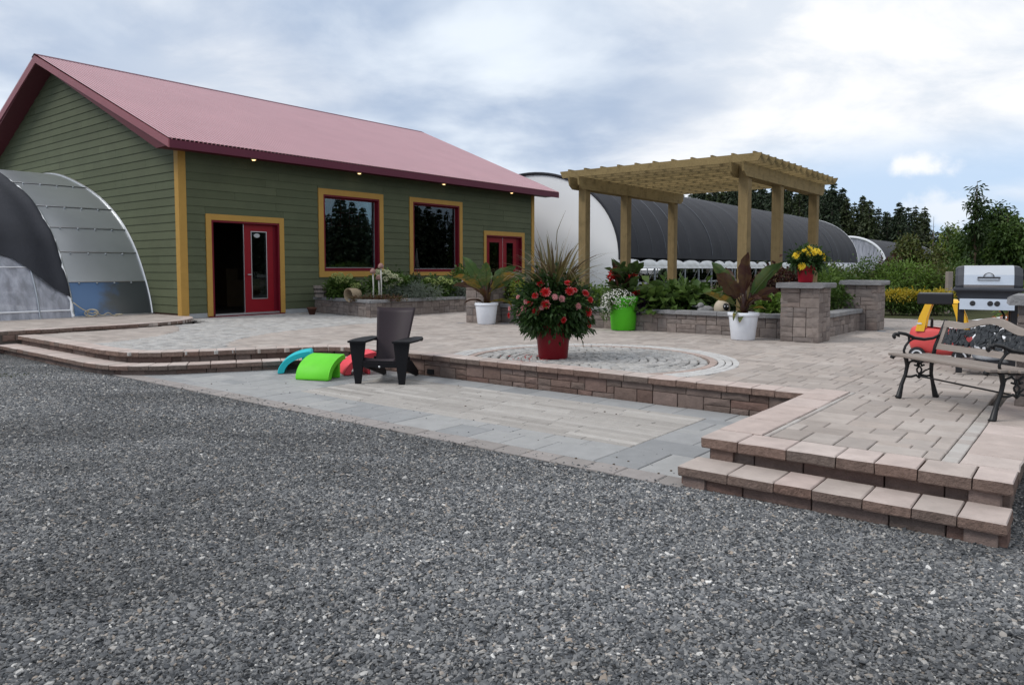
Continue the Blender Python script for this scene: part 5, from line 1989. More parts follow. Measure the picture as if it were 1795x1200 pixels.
# tipped clay pot
tp_ = thing('tipped_pot', 'straw coloured round pot lying on its side in the flower bed', 'flower pot', at(618, 19.0, .80), 0)
m_ = mat('straw coloured clay', (.30, .235, .16), .8, .2, var=.2, vs=25, bump=.4, bs=50)
mb = MB(); mb.smooth = True; mb.lathe([(.10, -.22), (.15, -.12), (.175, .05), (.18, .14), (.155, .14), (.15, .04), (.1, -.18)], 26)
mb.build('pot_body', m_, tp_, (0, 0, .04), (R(96), 0, R(-38)))
tcp = thing('clay_pot', 'tiny dark clay pot on the paving at the foot of the flower bed', 'flower pot', L(2.95, 1.05, ZP + .005), 0)
mb = MB(); mb.smooth = True; mb.lathe([(.07, 0), (.115, .14), (.125, .14), (.125, .19), (.105, .19), (.09, .1)], 20); mb.build('pot_body', mat('dark clay', (.09, .04, .028), .8, .2, var=.2), tcp)
mb = MB(); mb.lathe([(.001, .15), (.1, .15)], 16, cap0=False); mb.build('soil', M['soil'], tcp)
# wire obelisk
ob = thing('plant_obelisk', 'thin dark wire obelisk standing between the two big windows', 'trellis', L(7.0, .8, .64), 0)
top = Vector((0, 0, 1.45))
for q in range(4):
    a = q * math.pi / 2 + .4
    mb = MB(); mb.tube([(.2 * math.cos(a), .2 * math.sin(a), 0), (.03 * math.cos(a), .03 * math.sin(a), 1.2), top], .008, 5); mb.build('leg', M['black'], ob)
for z in (.35, .65, .92, 1.12):
    rr = .2 - .17 * z / 1.2
    mb = MB(); mb.tube([(rr * math.cos(a), rr * math.sin(a), z) for a in np.linspace(0, 6.283, 17)], .006, 5); mb.build('ring', M['black'], ob)
mb = MB(); mb.ball((0, 0, 1.46), .022, 8, 6); mb.build('finial', M['black'], ob)
# mushroom ornaments on white stems
mw, mp = mat('white stake', (.42, .41, .39), .6), mat('faded pink cap', (.26, .15, .13), .7, var=.25, vs=20)
for px, dist, ytop, ybot, lab in ((654, 18.75, 477, 512, 'reddish mushroom ornament on a white stem, shortest of the three in the flower bed'), (668, 18.7, 468, 511, 'pale pink mushroom ornament on the tallest white stem in the flower bed'), (664, 18.9, 488, 510, 'mushroom ornament on a bent white stem between the other two')):
    zb, zt = zat(ybot, dist), zat(ytop, dist)
    t = thing('mushroom_ornament', lab, 'ornament', at(px, dist, .64))
    h = zt - .64
    mb = MB(); mb.smooth = True; mb.tube([(0, 0, 0), (.01, 0, h * .5), (0, 0, h)], [.022, .016, .02], 8); mb.build('stem', mw, t)
    mb = MB(); mb.smooth = True; mb.lathe([(.02, h - .02), (.065, h - .03), (.078, h), (.066, h + .05), (.03, h + .09), (.001, h + .10)], 18, cap0=False); mb.build('mushroom_cap', mp, t)
# ornaments in the pergola bed
t = thing('stone_ornament', 'pale round ornament with a dark face on the bed beside the white pot', 'ornament', at(1266, 13.85, .62))
mb = MB(); mb.smooth = True; mb.ball((0, 0, .14), (.15, .14, .17), 18, 12); mb.build('ornament_body', mat('pale painted stone', (.42, .36, .28), .7, var=.15), t)
mb = MB(); mb.smooth = True; mb.ball((.035, -.105, .17), (.072, .05, .075), 12, 8); mb.build('face', M['black'], t)
for sx in (.01, .065):
    mb = MB(); mb.ball((sx, -.152, .185), (.012, .01, .012), 8, 6); mb.build('eye', M['white'], t)
t = thing('stone_ornament', 'small grey bird shaped stone beside the metal dish in the bed', 'ornament', at(1238, 13.95, .62))
mb = MB(); mb.smooth = True; mb.ball((0, 0, .09), (.17, .1, .1), 16, 10); mb.ball((-.1, 0, .19), (.065, .055, .06), 12, 8); mb.tube([(-.155, 0, .185), (-.2, 0, .17)], [.018, .003], 6); mb.build('ornament_body', mat('grey ornament stone', (.2, .2, .2), .8, var=.3, vs=20), t)
t = thing('bird_bath', 'shallow white metal dish on a short stand behind the stone bird', 'bird bath', at(1226, 14.3, .62))
mb = MB(); mb.smooth = True; mb.lathe([(.04, 0), (.03, .09), (.06, .12), (.17, .16), (.18, .18), (.16, .17), (.001, .14)], 20); mb.build('dish', mat('grey white metal', (.36, .38, .40), .5, .4, .2, var=.2), t)
# ------------------------------------------------------------------ plants
def npmesh(name, V, F):
    me = bpy.data.meshes.new(name)
    k = F.shape[1]
    me.vertices.add(len(V))
    me.vertices.foreach_set('co', V.astype(np.float32).ravel())
    me.loops.add(F.size)
    me.loops.foreach_set('vertex_index', F.astype(np.int32).ravel())
    me.polygons.add(len(F))
    me.polygons.foreach_set('loop_start', (np.arange(len(F)) * k).astype(np.int32))
    me.update(calc_edges=True)
    return me


def unit(a):
    return a / np.maximum(np.linalg.norm(a, axis=1, keepdims=True), 1e-9)


def leaf_arrays(P, D, Ln, Wd, g, fold=.25, droop=.2):
    n = len(P)
    D = unit(D)
    Ln = np.broadcast_to(Ln, (n,))[:, None] * g.uniform(.7, 1.25, (n, 1))
    Wd = np.broadcast_to(Wd, (n,))[:, None] * g.uniform(.7, 1.2, (n, 1))
    S = unit(np.cross(D, unit(np.array([0, 0, 1.]) + g.normal(0, .55, (n, 3)))))
    N = np.cross(S, D)
    down = np.array([0, 0, -1.])
    mid = P + D * Ln * .48
    tip = P + D * Ln + down * Ln * droop
    V = np.stack([P, mid + S * Wd * .5 + N * Wd * fold, tip, mid - S * Wd * .5 + N * Wd * fold], 1).reshape(-1, 3)
    b = np.arange(n) * 4
    F = np.concatenate([np.stack([b, b + 1, b + 2], 1), np.stack([b, b + 2, b + 3], 1)])
    return V, F


def cloud(g, rad, K, cr, n, Ln, Wd, shell=.55, fold=.25, droop=.2, zmin=-1.):
    """leaves in clumps spread through an ellipsoid"""
    c = unit(g.normal(0, 1, (K * 3, 3)))
    c = c[c[:, 2] > zmin][:K]
    K = len(c)
    c = c * (shell + (1 - shell) * g.random((K, 1))) * np.array(rad)
    idx = g.integers(0, K, n)
    off = g.normal(0, 1, (n, 3)) * cr * .55
    P = c[idx] + off
    D = unit(off) * 1.0 + unit(P) * .7 + g.normal(0, .45, (n, 3)) + np.array([0, 0, .15])
    V, F = leaf_arrays(P, D, Ln, Wd, g, fold, droop)
    return V, F, c


GSEED = [100]


def shrub(name, label, cat, loc, rad, K, cr, n, leaf, m, group=None, stems=5, shell=.5, ground=None, droop=.2, zmin=-.6, part='foliage'):
    GSEED[0] += 1
    g = np.random.default_rng(GSEED[0])
    gz = loc[2] if ground is None else ground
    t = thing(name, label, cat, (loc[0], loc[1], gz), 0, group)
    V, F, c = cloud(g, rad, K, cr, n, leaf[0], leaf[1], shell, .25, droop, zmin)
    V[:, 2] += (loc[2] - gz) + rad[2]
    if ground is None:
        V[:, 2] = np.maximum(V[:, 2], .01)
    obj(part, npmesh(part, V, F), m, t)
    if stems:
        mb = MB()
        for q in range(min(stems, len(c))):
            e = c[q]
            z1 = max(.05, e[2] + (loc[2] - gz) + rad[2])
            mb.tube([(e[0] * .1, e[1] * .1, 0), (e[0] * .45, e[1] * .45, z1 * .6), (e[0] * .8, e[1] * .8, z1)], [.012, .009, .004], 5)
        mb.build('stems', M['bark'], t)
    return t


M['bark'] = mat('brown bark', (.09, .065, .045), .9, .15, var=.25, vs=20)
M['barkgrey'] = mat('grey bark', (.15, .13, .115), .9, .15, var=.25, vs=10)
LF = {
    'dark': leafmat('dark green leaf', [(.018, .04, .010), (.03, .06, .014), (.045, .08, .02), (.025, .05, .012)]),
    'mid': leafmat('mid green leaf', [(.045, .092, .018), (.07, .125, .025), (.095, .155, .034), (.055, .10, .022)]),
    'light': leafmat('light green leaf', [(.09, .16, .028), (.12, .20, .035), (.15, .235, .045), (.08, .14, .025)]),
    'lime': leafmat('lime leaf', [(.17, .22, .03), (.22, .27, .045), (.13, .18, .03)]),
    'yellow': leafmat('yellow leaf', [(.42, .30, .02), (.52, .38, .03), (.30, .27, .03), (.36, .27, .02)]),
    'olive': leafmat('olive leaf', [(.06, .085, .02), (.085, .11, .028), (.11, .13, .03), (.10, .085, .03)]),
    'maroon': leafmat('maroon leaf', [(.04, .014, .014), (.07, .022, .018), (.09, .04, .022), (.03, .02, .014)]),
    'silver': leafmat('silvery leaf', [(.13, .165, .13), (.18, .21, .17), (.10, .135, .10)]),
    'spruce': leafmat('spruce needles', [(.02, .035, .019), (.031, .05, .026), (.045, .064, .033), (.024, .04, .023)], trans=.18),
    'spruce2': leafmat('yellowish spruce needles', [(.03, .045, .016), (.042, .06, .022), (.055, .072, .028), (.035, .05, .02)], trans=.18),
    'dahlia': leafmat('dahlia leaf', [(.016, .042, .012), (.028, .065, .016), (.045, .09, .022), (.022, .05, .014)]),
    'tan': leafmat('tan grass', [(.26, .21, .13), (.33, .26, .17), (.2, .17, .09)]),
    'purple': leafmat('purple leaf', [(.03, .014, .04), (.05, .02, .06)]),
    'white': mat('white petal', (.78, .77, .72), .6, .2, var=.02, trans=.2),
    'limehead': leafmat('lime hydrangea head', [(.38, .46, .15), (.46, .52, .22), (.32, .40, .12)]),
    'creamhead': leafmat('cream hydrangea head', [(.58, .60, .40), (.66, .66, .50), (.5, .54, .33)]),
    'red': mat('red petal', (.46, .010, .012), .55, .25, var=.12, vs=40, trans=.2),
    'pinkwhite': mat('pink white petal', (.66, .30, .31), .55, .25, var=.12, vs=40, trans=.2),
    'yellowp': mat('yellow petal', (.82, .62, .05), .55, .25, var=.08, vs=40, trans=.2),
    'yellowc': mat('golden petal', (.75, .42, .02), .55, .25, var=.08, vs=40, trans=.2),
}


def bloom_mesh(r, mats, seed, layers=((1., 13, .25), (.78, 11, .6), (.5, 8, 1.0))):
    """a double dahlia facing +z: rings of cupped petals"""
    rr = random.Random(seed)
    mb = MB()
    for li, (s_, n, lift) in enumerate(layers):
        mb.mat = min(li, 1) if len(mats) > 1 else 0
        for q in range(n):
            a = 2 * math.pi * (q + .5 * li + rr.uniform(-.12, .12)) / n
            ca, sa = math.cos(a), math.sin(a)
            l_ = r * s_ * rr.uniform(.88, 1.08)
            wd = r * 1.25 * 2 * math.pi * .5 / n * s_ * 1.15
            def pt(x, y, z): return (ca * x - sa * y, sa * x + ca * y, z)
            h = r * .35 * lift
            mb.add([pt(r * .08, 0, .0), pt(l_ * .55, wd * .5, h * .6 + .1 * r), pt(l_, wd * .2, h), pt(l_, -wd * .2, h), pt(l_ * .55, -wd * .5, h * .6 + .1 * r), pt(l_ * .55, 0, h * .45)],
                   [(0, 5, 1), (1, 5, 2), (5, 3, 2), (5, 4, 3), (0, 4, 5)])
    me = mb.mesh('bloom')
    for m in mats: me.materials.append(m)
    return me


def put_blooms(parent, base, pix, dist, rx, ry, rz, cz, meshes, g, name='bloom', sc_=(.66, 1.18)):
    for k, (px, py) in enumerate(pix):
        x = (px - 897.5) / 1300 * dist - base[0]
        z = zat(py, dist)
        dz = (z - cz) / rz
        q = 1 - min(.98, (x / rx) ** 2 + dz ** 2)
        y = -ry * math.sqrt(q) * .97
        f = 1 + y / dist
        d_ = Vector((x / rx + g.normal(0, .25), y / ry * 1.0 - .45, dz * .8 + .25 + g.normal(0, .3))).normalized()
        o = obj(name, meshes[k % len(meshes)], None, parent, (x * f, y, (1.5 + (z - 1.5) * f) - base[2]), d_.to_track_quat('Z', 'Y').to_euler())
        s_ = g.uniform(*sc_)
        o.scale = (s_, s_, s_)


def blades(n, base, spread, hmin, hmax, width, lean, g, m, name, parent, segs=6, curl=1.):
    V, F = [], []
    for i in range(n):
        a = g.uniform(0, 2 * math.pi)
        r0 = spread * math.sqrt(g.random())
        p = np.array([base[0] + r0 * math.cos(a), base[1] + r0 * math.sin(a), base[2]])
        a += g.normal(0, .35)
        h = g.uniform(hmin, hmax)
        ln = lean * g.uniform(.15, 1.) ** 1.2
        w_ = width * g.uniform(.6, 1.3)
        side = np.array([-math.sin(a + g.normal(0, .4)), math.cos(a), 0])
        b = len(V)
        for s_ in range(segs + 1):
            t_ = s_ / segs
            out_ = ln * h * (t_ ** (1.6 * curl)) * 1.2
            zz = h * (t_ - .62 * ln * t_ ** 2.6)
            c = p + np.array([math.cos(a) * out_, math.sin(a) * out_, zz])
            ww = w_ * (1 - t_ ** 2.2) * .5 + .0008
            V += [c - side * ww, c + side * ww]
        F += [(b + 2 * s_, b + 2 * s_ + 1, b + 2 * s_ + 3, b + 2 * s_ + 2) for s_ in range(segs)]
    return obj(name, npmesh(name, np.array(V), np.array(F)), m, parent)


def big_leaf(parent, base, az, elev, length, width, droop, m, roll=0., name='leaf', petiole=.25):
    mb = MB(); mb.smooth = True
    ns, nw = 10, 4
    ax = Vector((math.cos(az), math.sin(az), 0))
    sd = Vector((-math.sin(az), math.cos(az), 0))
    def centre(s_):
        e = elev - droop * s_ * s_
        return s_, e
    pts = []
    p = Vector(base)
    step = length / (ns + 3)
    tot = ns + 3
    for q in range(tot + 1):
        pts.append(p.copy())
        e = elev - droop * (q / tot) ** 1.6
        p = p + (ax * math.cos(e) + Vector((0, 0, 1)) * math.sin(e)) * step
    kp = 3
    vs, fs = [], []
    for i in range(ns + 1):
        c = pts[kp + i]
        t_ = (pts[min(tot, kp + i + 1)] - pts[kp + i - 1]).normalized()
        nrm = sd.cross(t_) * -1
        side = (sd * math.cos(roll) + nrm * math.sin(roll))
        up_ = t_.cross(side) * (1 if t_.cross(side).z > 0 else -1)
        s_ = i / ns
        wv = width * .53 * (1 - .22 * abs(math.sin(23 * s_ + az * 7)) * (i % 2)) * (math.sin(math.pi * min(1, (.06 + .94 * s_)) ** .85) ** .65 if s_ < 1 else .02)
        for j in range(nw + 1):
            f = 2 * j / nw - 1
            wav = .11 * width * math.sin(9 * s_ + 3 * f + az * 5) * f * f
            vs.append(c + side * (f * wv) + up_ * (abs(f) * wv * .38 + wav))
    for i in range(ns):
        for j in range(nw):
            a = i * (nw + 1) + j
            fs.append((a, a + 1, a + nw + 2, a + nw + 1))
    mb.add(vs, fs)
    mb.tube(pts[:kp + ns], [.014 - .011 * q / (kp + ns) for q in range(kp + ns)], 5)
    return mb.build(name, m, parent)


def banmat(name, c1, c2, c3, lo=.42, hi=.6):
    m = bpy.data.materials.new(name)
    m.use_nodes = True
    t = NT(m.node_tree)
    pos = t.n('ShaderNodeNewGeometry').outputs['Position']
    f = t.noise(pos, 5., 4, .6, dist=.8)
    c = t.ramp(f, [(0, c1), (lo, c1), (hi, c2), (.78, c3)])
    wv = t.n('ShaderNodeTexNoise'); wv.inputs['Scale'].default_value = 60
    b = t.n('ShaderNodeBsdfPrincipled')
    t.put(b.inputs['Base Color'], c)
    b.inputs['Roughness'].default_value = .38
    b.inputs['Specular IOR Level'].default_value = .45
    tr = t.n('ShaderNodeBsdfTranslucent'); t.put(tr.inputs[0], c)
    mx = t.n('ShaderNodeMixShader'); mx.inputs[0].default_value = .3
    o = t.n('ShaderNodeOutputMaterial')
    t.nt.links.new(b.outputs[0], mx.inputs[1]); t.nt.links.new(tr.outputs[0], mx.inputs[2]); t.nt.links.new(mx.outputs[0], o.inputs[0])
    return m


BG = banmat('green banana leaf', (.05, .10, .025), (.09, .12, .03), (.16, .05, .02), .5, .62)
BM = banmat('maroon banana leaf', (.05, .018, .014), (.085, .045, .018), (.05, .07, .02))
BY = banmat('yellowing banana leaf', (.075, .10, .022), (.27, .165, .02), (.22, .08, .02), .42, .58)


def banana(label, base, spec, stemh):
    t = thing('banana_plant', label, 'plant', base)
    mb = MB(); mb.smooth = True
    mb.tube([(0, 0, -.06), (.0, 0, stemh * .5), (.01, 0, stemh)], [.065, .055, .035], 10)
    mb.tube([(.03, 0, -.06), (.07, .01, stemh * .45), (.12, 0, stemh * .9)], [.04, .032, .02], 8)
    mb.build('stem', BM, t)
    for az, el, ln, wd, dr, m, z, roll in spec:
        big_leaf(t, (.02 * math.cos(az), .02 * math.sin(az), z), az, el, ln, wd, dr, m, roll)
    return t


zb = .46 - .05
pi = math.pi
banana('banana plant with maroon and green leaves in the white pot beside the tallest pillar', P_WR + Vector((0, 0, zb)), [
    (pi * 1.02, R(62), .95, .24, .35, BG, .12, 1.2), (pi * 1.12, R(56), .80, .26, .5, BM, .14, 1.0), (pi * 1.5, R(84), .92, .25, .15, BM, .16, .2),
    (-.05, R(58), .98, .27, .35, BG, .14, -1.2), (-.35, R(45), .66, .2, .9, BM, .12, -.8), (pi * 1.0, R(30), .72, .16, .4, BY, .10, .7),
    (.3, R(40), .6, .18, 1.4, BM, .1, -.5), (pi * 1.35, R(10), .34, .1, 1.6, BY, .0, .2), (pi * 1.25, R(25), .40, .09, 2.2, BY, .02, .3),
    (pi * .6, R(60), .85, .22, .5, BM, .15, .5), (-.25, R(20), .36, .1, .8, BY, .08, .2), (pi * 1.62, R(48), .5, .15, 1.2, BM, .1, .3)], .42)
banana('banana plant with green and yellow leaves in the white pot near the second red door', P_WL + Vector((0, 0, zb)), [
    (pi * .97, R(66), .98, .30, .35, BG, .2, 1.2), (pi * 1.1, R(48), .85, .2, .9, BY, .2, .9), (pi * .9, R(38), .82, .2, 1.1, BM, .18, .8),
    (.1, R(60), .9, .26, .8, BG, .22, -1.2), (-.2, R(50), .82, .26, .7, BY, .2, -.9), (-.05, R(42), 1.0, .24, .8, BG, .22, -1.0),
    (pi * 1.5, R(75), .75, .24, .4, BG, .25, .2), (-.1, R(15), .62, .16, 1.3, BY, .05, -.4), (pi * 1.05, R(30), .5, .1, 1.5, BM, .02, .4),
    (pi * 1.4, R(50), .5, .14, .8, BM, .08, .3), (pi * .5, R(65), .85, .24, .5, BG, .2, .4)], .62)

# red pot: dahlias round a tall purple grass
g = np.random.default_rng(5)
D0 = 9.95
dz_ = zat(533, D0)
t = thing('dahlia_plant', 'big bushy dahlia with red and pink blooms in the dark red pot', 'flowers', (P_RED.x, P_RED.y, ZP + .45))
rx, ry, rz = .49, .45, .37
V, F, c = cloud(g, (rx, ry, rz), 90, .12, 5200, .085, .046, .62, zmin=-.8)
V[:, 2] += dz_ - (ZP + .45)
obj('foliage', npmesh('foliage', V, F), LF['dahlia'], t)
n = 420
ang_ = g.uniform(0, 6.28, n)
rad_ = g.uniform(.16, .42, n)
P = np.stack([rad_ * np.cos(ang_), rad_ * np.sin(ang_), g.uniform(-.12, .12, n)], 1)
V, F = leaf_arrays(P, np.stack([np.cos(ang_), np.sin(ang_), -g.uniform(.3, 1.4, n)], 1), .085, .042, g)
obj('trailing_leaves', npmesh('trailing_leaves', V, F), LF['dahlia'], t)
mb = MB()
for e in c[:14]: mb.tube([(e[0] * .15, e[1] * .15, -.05), (e[0] * .8, e[1] * .8, e[2] * .8 + dz_ - ZP - .45)], [.009, .005], 5)
mb.build('stems', M['bark'], t)
redb = [bloom_mesh(.064, [LF['pinkwhite'], LF['red']], s_, ((1., 14, .2), (.98, 15, .36), (.66, 10, .75), (.3, 6, 1.1))) for s_ in (1, 2, 3)]
pinkb = [bloom_mesh(.062, [LF['pinkwhite'], LF['pinkwhite']], 8)]
pix = [(945, 497), (953, 512), (935, 518), (926, 530.5), (953, 533), (936, 545), (892, 552), (984.7, 560), (992.6, 496), (995.5, 510), (1003.5, 508.5), (1024, 514), (1032.7, 525), (1029, 546), (1031, 566)]
put_blooms(t, t.location, pix, D0, rx * 1.08, ry * 1.1, rz * 1.12, dz_, redb, g)
put_blooms(t, t.location, [(907, 520), (921, 527), (946, 539), (893, 541), (908, 547), (1024, 512), (1010, 536), (969, 520), (981, 523), (916, 541)], D0, rx * 1.06, ry * 1.06, rz * 1.08, dz_, pinkb, g, sc_=(.55, .95))
t = thing('purple_grass', 'tall purple fountain grass rising from the middle of the red pot', 'grass plant', (P_RED.x, P_RED.y, ZP + .45))
M['pgrass'] = leafmat('purple green grass blade', [(.075, .075, .022), (.11, .105, .03), (.085, .05, .03), (.14, .115, .04), (.06, .032, .028)])
blades(54, (0.02, 0, .25), .13, .7, 1.15, .062, .85, g, M['pgrass'], 'upright_blades', t)
blades(72, (0.02, 0, .3), .14, .6, 1.12, .020, 1.3, g, M['pgrass'], 'arching_blades', t, 9, .9)
blades(26, (0.02, 0, .35), .1, .8, 1.15, .011, 1.4, g, LF['tan'], 'dry_blades', t, 9, .8)
mb = MB(); mb.tube([(.03, 0, 1.0), (.05, 0, 1.25), (.10, 0, 1.38), (.16, -.02, 1.52)], [.006, .005, .003, .001], 5); mb.build('flower_spike', M['pgrass'], t)
mb = MB(); mb.box((-.1, -.28, .45), (-.075, -.275, .72)); mb.build('plant_tag', M['greywood'], t)

# green pot
D1 = 14.5
t = thing('canna_plant', 'leafy red flowering canna in the bright green pot', 'flowers', (P_GR.x, P_GR.y, ZP + .6))
for k in range(44):
    az = g.uniform(0, 6.28)
    big_leaf(t, (g.uniform(-.14, .14), g.uniform(-.1, .1), g.uniform(.0, .42)), az, R(g.uniform(30, 75)), g.uniform(.36, .55), g.uniform(.14, .2), g.uniform(.3, .9), LF['dark'] if k % 4 else LF['maroon'], g.uniform(-.5, .5))
for px, py in ((1077, 478), (1110, 470), (1070, 486), (1108, 480), (1116, 512)):
    x, z = (px - 897.5) / 1300 * D1 - P_GR.x, zat(py, D1) - ZP - .6
    n = 26
    P = g.normal(0, .03, (n, 3)) + np.array([x, -.05, z])
    V, F = leaf_arrays(P, g.normal(0, 1, (n, 3)) + np.array([0, 0, .5]), .10, .07, g)
    obj('red_flower', npmesh('red_flower', V, F), LF['red'], t)
    mb = MB(); mb.tube([(x * .4, 0, .0), (x, -.05, z)], .007, 5); mb.build('flower_stem', M['bark'], t)
t = thing('trailing_bacopa', 'mound of tiny white flowers spilling over the left of the green pot', 'flowers', (P_GR.x - .12, P_GR.y - .2, ZP + .6))
V, F, c = cloud(g, (.30, .16, .17), 30, .08, 1300, .04, .022, .6)
V2, F2, _ = cloud(g, (.09, .1, .24), 14, .06, 420, .04, .022, .5)
V2 += np.array([-.24, 0, -.14])
obj('foliage', npmesh('foliage', np.concatenate([V, V2]) + np.array([0, 0, .02]), np.concatenate([F, F2 + len(V)])), LF['mid'], t)
def daisies(n, rad, offs):
    d_ = unit(g.normal(0, 1, (n, 3)) + np.array([0, -.5, .2]))
    return d_ * np.array(rad) * g.uniform(.95, 1.15, (n, 1)) + np.array(offs), d_
P1, N1 = daisies(420, (.31, .17, .18), (0, 0, .02)); P2, N2 = daisies(140, (.10, .11, .25), (-.24, 0, -.12))
P, N = np.concatenate([P1, P2]), np.concatenate([N1, N2])
VV, FF = [], []
for p, n_ in zip(P, N):
    a = np.cross(n_, [.3, .2, .9]); a /= np.linalg.norm(a); b_ = np.cross(n_, a)
    o_ = len(VV)
    r_ = g.uniform(.010, .017)
    VV += [p + (a * math.cos(q) + b_ * math.sin(q)) * r_ for q in np.linspace(0, 6.283, 6)[:-1]]
    FF.append([o_ + q for q in range(5)])
o = obj('white_flowers', npmesh('white_flowers', np.array(VV), np.array(FF)), LF['white'], t); tag(o, kind='stuff')
shrub('purple_trailer', 'dark purple trailing plant hanging over the far rim of the green pot', 'plant', (P_GR.x + .33, P_GR.y - .1, ZP + .28), (.09, .1, .17), 14, .06, 320, (.06, .04), LF['purple'], stems=2, ground=ZP + .28)

# yellow dahlias on the pillar
D2 = 12.33
t = thing('yellow_dahlia', 'bushy plant of yellow blooms in the small red pot on the pillar', 'flowers', (yp.x, yp.y, yp.z + .26))
cz = zat(456, D2)
V, F, c = cloud(g, (.28, .24, .17), 34, .09, 1300, .08, .042, .55, zmin=-.7)
V[:, 2] += cz - yp.z - .26
obj('foliage', npmesh('foliage', V, F), LF['dahlia'], t)
yb = [bloom_mesh(.062, [LF['yellowp'], LF['yellowp'], LF['yellowc']], s_, ((1., 13, .25), (.86, 11, .5), (.55, 8, .85), (.3, 6, 1.1))) for s_ in (4, 5)]
put_blooms(t, t.location, [(1411.5, 437), (1392, 444), (1406, 446), (1402, 440), (1423, 440), (1428, 443), (1437, 446), (1442, 449), (1435, 454), (1396.5, 467), (1388, 448), (1417, 443)], D2, .31, .27, .2, cz, yb, g)
mb = MB()
for e in c[:8]: mb.tube([(0, 0, -.04), (e[0] * .8, e[1] * .8, e[2] * .8 + cz - yp.z - .26)], [.007, .004], 5)
mb.build('stems', M['bark'], t)


# flower bed under the windows
def hydrangea(label, px, dist, width, h, heads, hm, lm=LF['mid'], hr=.085):
    p = at(px, dist, .64)
    t = shrub('hydrangea', label, 'shrub', p, (width / 2, width * .4, h / 2), 34, .14, 1500, (.12, .075), lm)
    for hx, hy in heads:
        x, z = (hx - 897.5) / 1300 * (dist - .25) - p.x, zat(hy, dist - .25) - .64
        n = 90
        d_ = unit(g.normal(0, 1, (n, 3)))
        V, F = leaf_arrays(d_ * hr * .75 * np.array([1, 1, .8]), d_ + g.normal(0, .5, (n, 3)), .035, .035, g)
        V += np.array([x, -.25, z])
        obj('flower_head', npmesh('flower_head', V, F), hm, t)
    return t


hydrangea('hydrangea with lime green heads behind the tipped pot', 606, 19.9, .85, .55, [(587, 483), (600, 486), (594, 492), (606, 491), (619, 500), (627, 500), (613, 484), (597, 482)], LF['limehead'])
hydrangea('taller hydrangea with cream heads behind the mushroom ornaments', 682, 19.8, 1.1, .72, [(664, 479), (672, 476), (680, 477), (686, 483), (676, 488), (693, 484), (702, 490), (690, 498), (682, 503), (662, 476)], LF['creamhead'], hr=.075)
hydrangea('hydrangea with lime heads below the second window', 762, 20.8, 1.15, .55, [(750, 490), (759, 493), (773, 488), (790, 494), (738, 500), (780, 492), (766, 497)], LF['limehead'])
shrub('lavender_clump', 'wide silvery lavender clump on the edge of the flower bed', 'shrub', at(722, 19.6, .62), (.72, .35, .2), 40, .13, 2400, (.11, .014), LF['silver'], zmin=-.2)
shrub('garden_shrub', 'dark green shrub in the bed between the two windows', 'shrub', at(703, 20.9, .62), (.7, .35, .36), 30, .16, 1300, (.11, .05), LF['dark'])
shrub('garden_shrub', 'tall dark green shrub in the bed corner next to the banana plant', 'shrub', at(812, 21.7, .62), (.42, .4, .45), 26, .16, 1300, (.13, .06), LF['mid'])
shrub('garden_shrub', 'low silvery green shrub below the tall one at the bed corner', 'shrub', at(797, 20.9, .62), (.55, .3, .2), 26, .12, 1200, (.09, .03), LF['silver'], zmin=-.2)
shrub('ground_cover', 'low reddish brown creeping plants spilling on the bed coping', 'plant', at(662, 18.7, .66), (.75, .16, .06), 40, .07, 1300, (.05, .03), leafmat('russet creeping leaf', [(.12, .05, .03), (.07, .08, .02), (.10, .03, .035), (.14, .10, .03)]), zmin=-.1)
shrub('garden_shrub', 'dark shrub at the end of the bed behind the wooden tub', 'shrub', at(597, 20.6, .62), (.4, .3, .25), 18, .15, 700, (.1, .05), LF['dark'])

# pergola flower bed, front to back
shrub('garden_shrub', 'lime green shrub behind the big dahlia', 'shrub', at(925, 16.6, .62), (.42, .35, .28), 26, .13, 1200, (.08, .045), LF['lime'])
shrub('garden_shrub', 'mid green shrub low in the bed beside the first white pot', 'shrub', at(888, 17.0, .62), (.35, .3, .26), 20, .14, 900, (.09, .05), LF['mid'])
shrub('garden_shrub', 'yellow green low shrub between the dahlia and the green pot', 'shrub', at(1045, 15.6, .62), (.4, .3, .22), 22, .12, 900, (.09, .05), LF['light'])
shrub('garden_shrub', 'broad leaved green shrub, widest in the pergola bed', 'shrub', at(1185, 14.6, .62), (.62, .5, .21), 34, .2, 700, (.24, .16), LF['mid'])
shrub('garden_shrub', 'lime leaved shrub just beside the green pot', 'shrub', at(1140, 14.9, .62), (.36, .3, .21), 24, .12, 900, (.09, .05), LF['lime'])
shrub('garden_shrub', 'dark green shrub behind the pale round ornament', 'shrub', at(1262, 14.5, .62), (.5, .35, .19), 28, .14, 1100, (.1, .05), LF['dark'])
tg = thing('tan_grass', 'tuft of pale tan grass behind the second white pot', 'grass plant', at(1250, 15.2, .62))
blades(160, (0, 0, 0), .16, .45, .75, .012, .7, g, LF['tan'], 'blades', tg)
shrub('maroon_shrub', 'dark maroon shrub beside the tallest pillar', 'shrub', at(1368, 14.2, .62), (.5, .45, .46), 34, .16, 2100, (.085, .05), LF['maroon'])
shrub('garden_shrub', 'bright green leafy plant at the foot of the tallest pillar', 'shrub', at(1356, 13.35, .62), (.27, .22, .18), 16, .12, 420, (.15, .1), LF['light'])
shrub('garden_shrub', 'glossy green plant between the two pillars', 'shrub', at(1470, 14.7, .62), (.3, .3, .23), 18, .12, 700, (.09, .05), LF['mid'])
shrub('garden_shrub', 'olive shrub far back under the pergola', 'shrub', at(1310, 16.5, .62), (.9, .4, .18), 36, .16, 1500, (.1, .05), LF['olive'])
shrub('garden_shrub', 'lime and green shrub under the middle pergola posts', 'shrub', at(1120, 16.8, .62), (.9, .4, .16), 36, .16, 1500, (.1, .05), LF['light'])
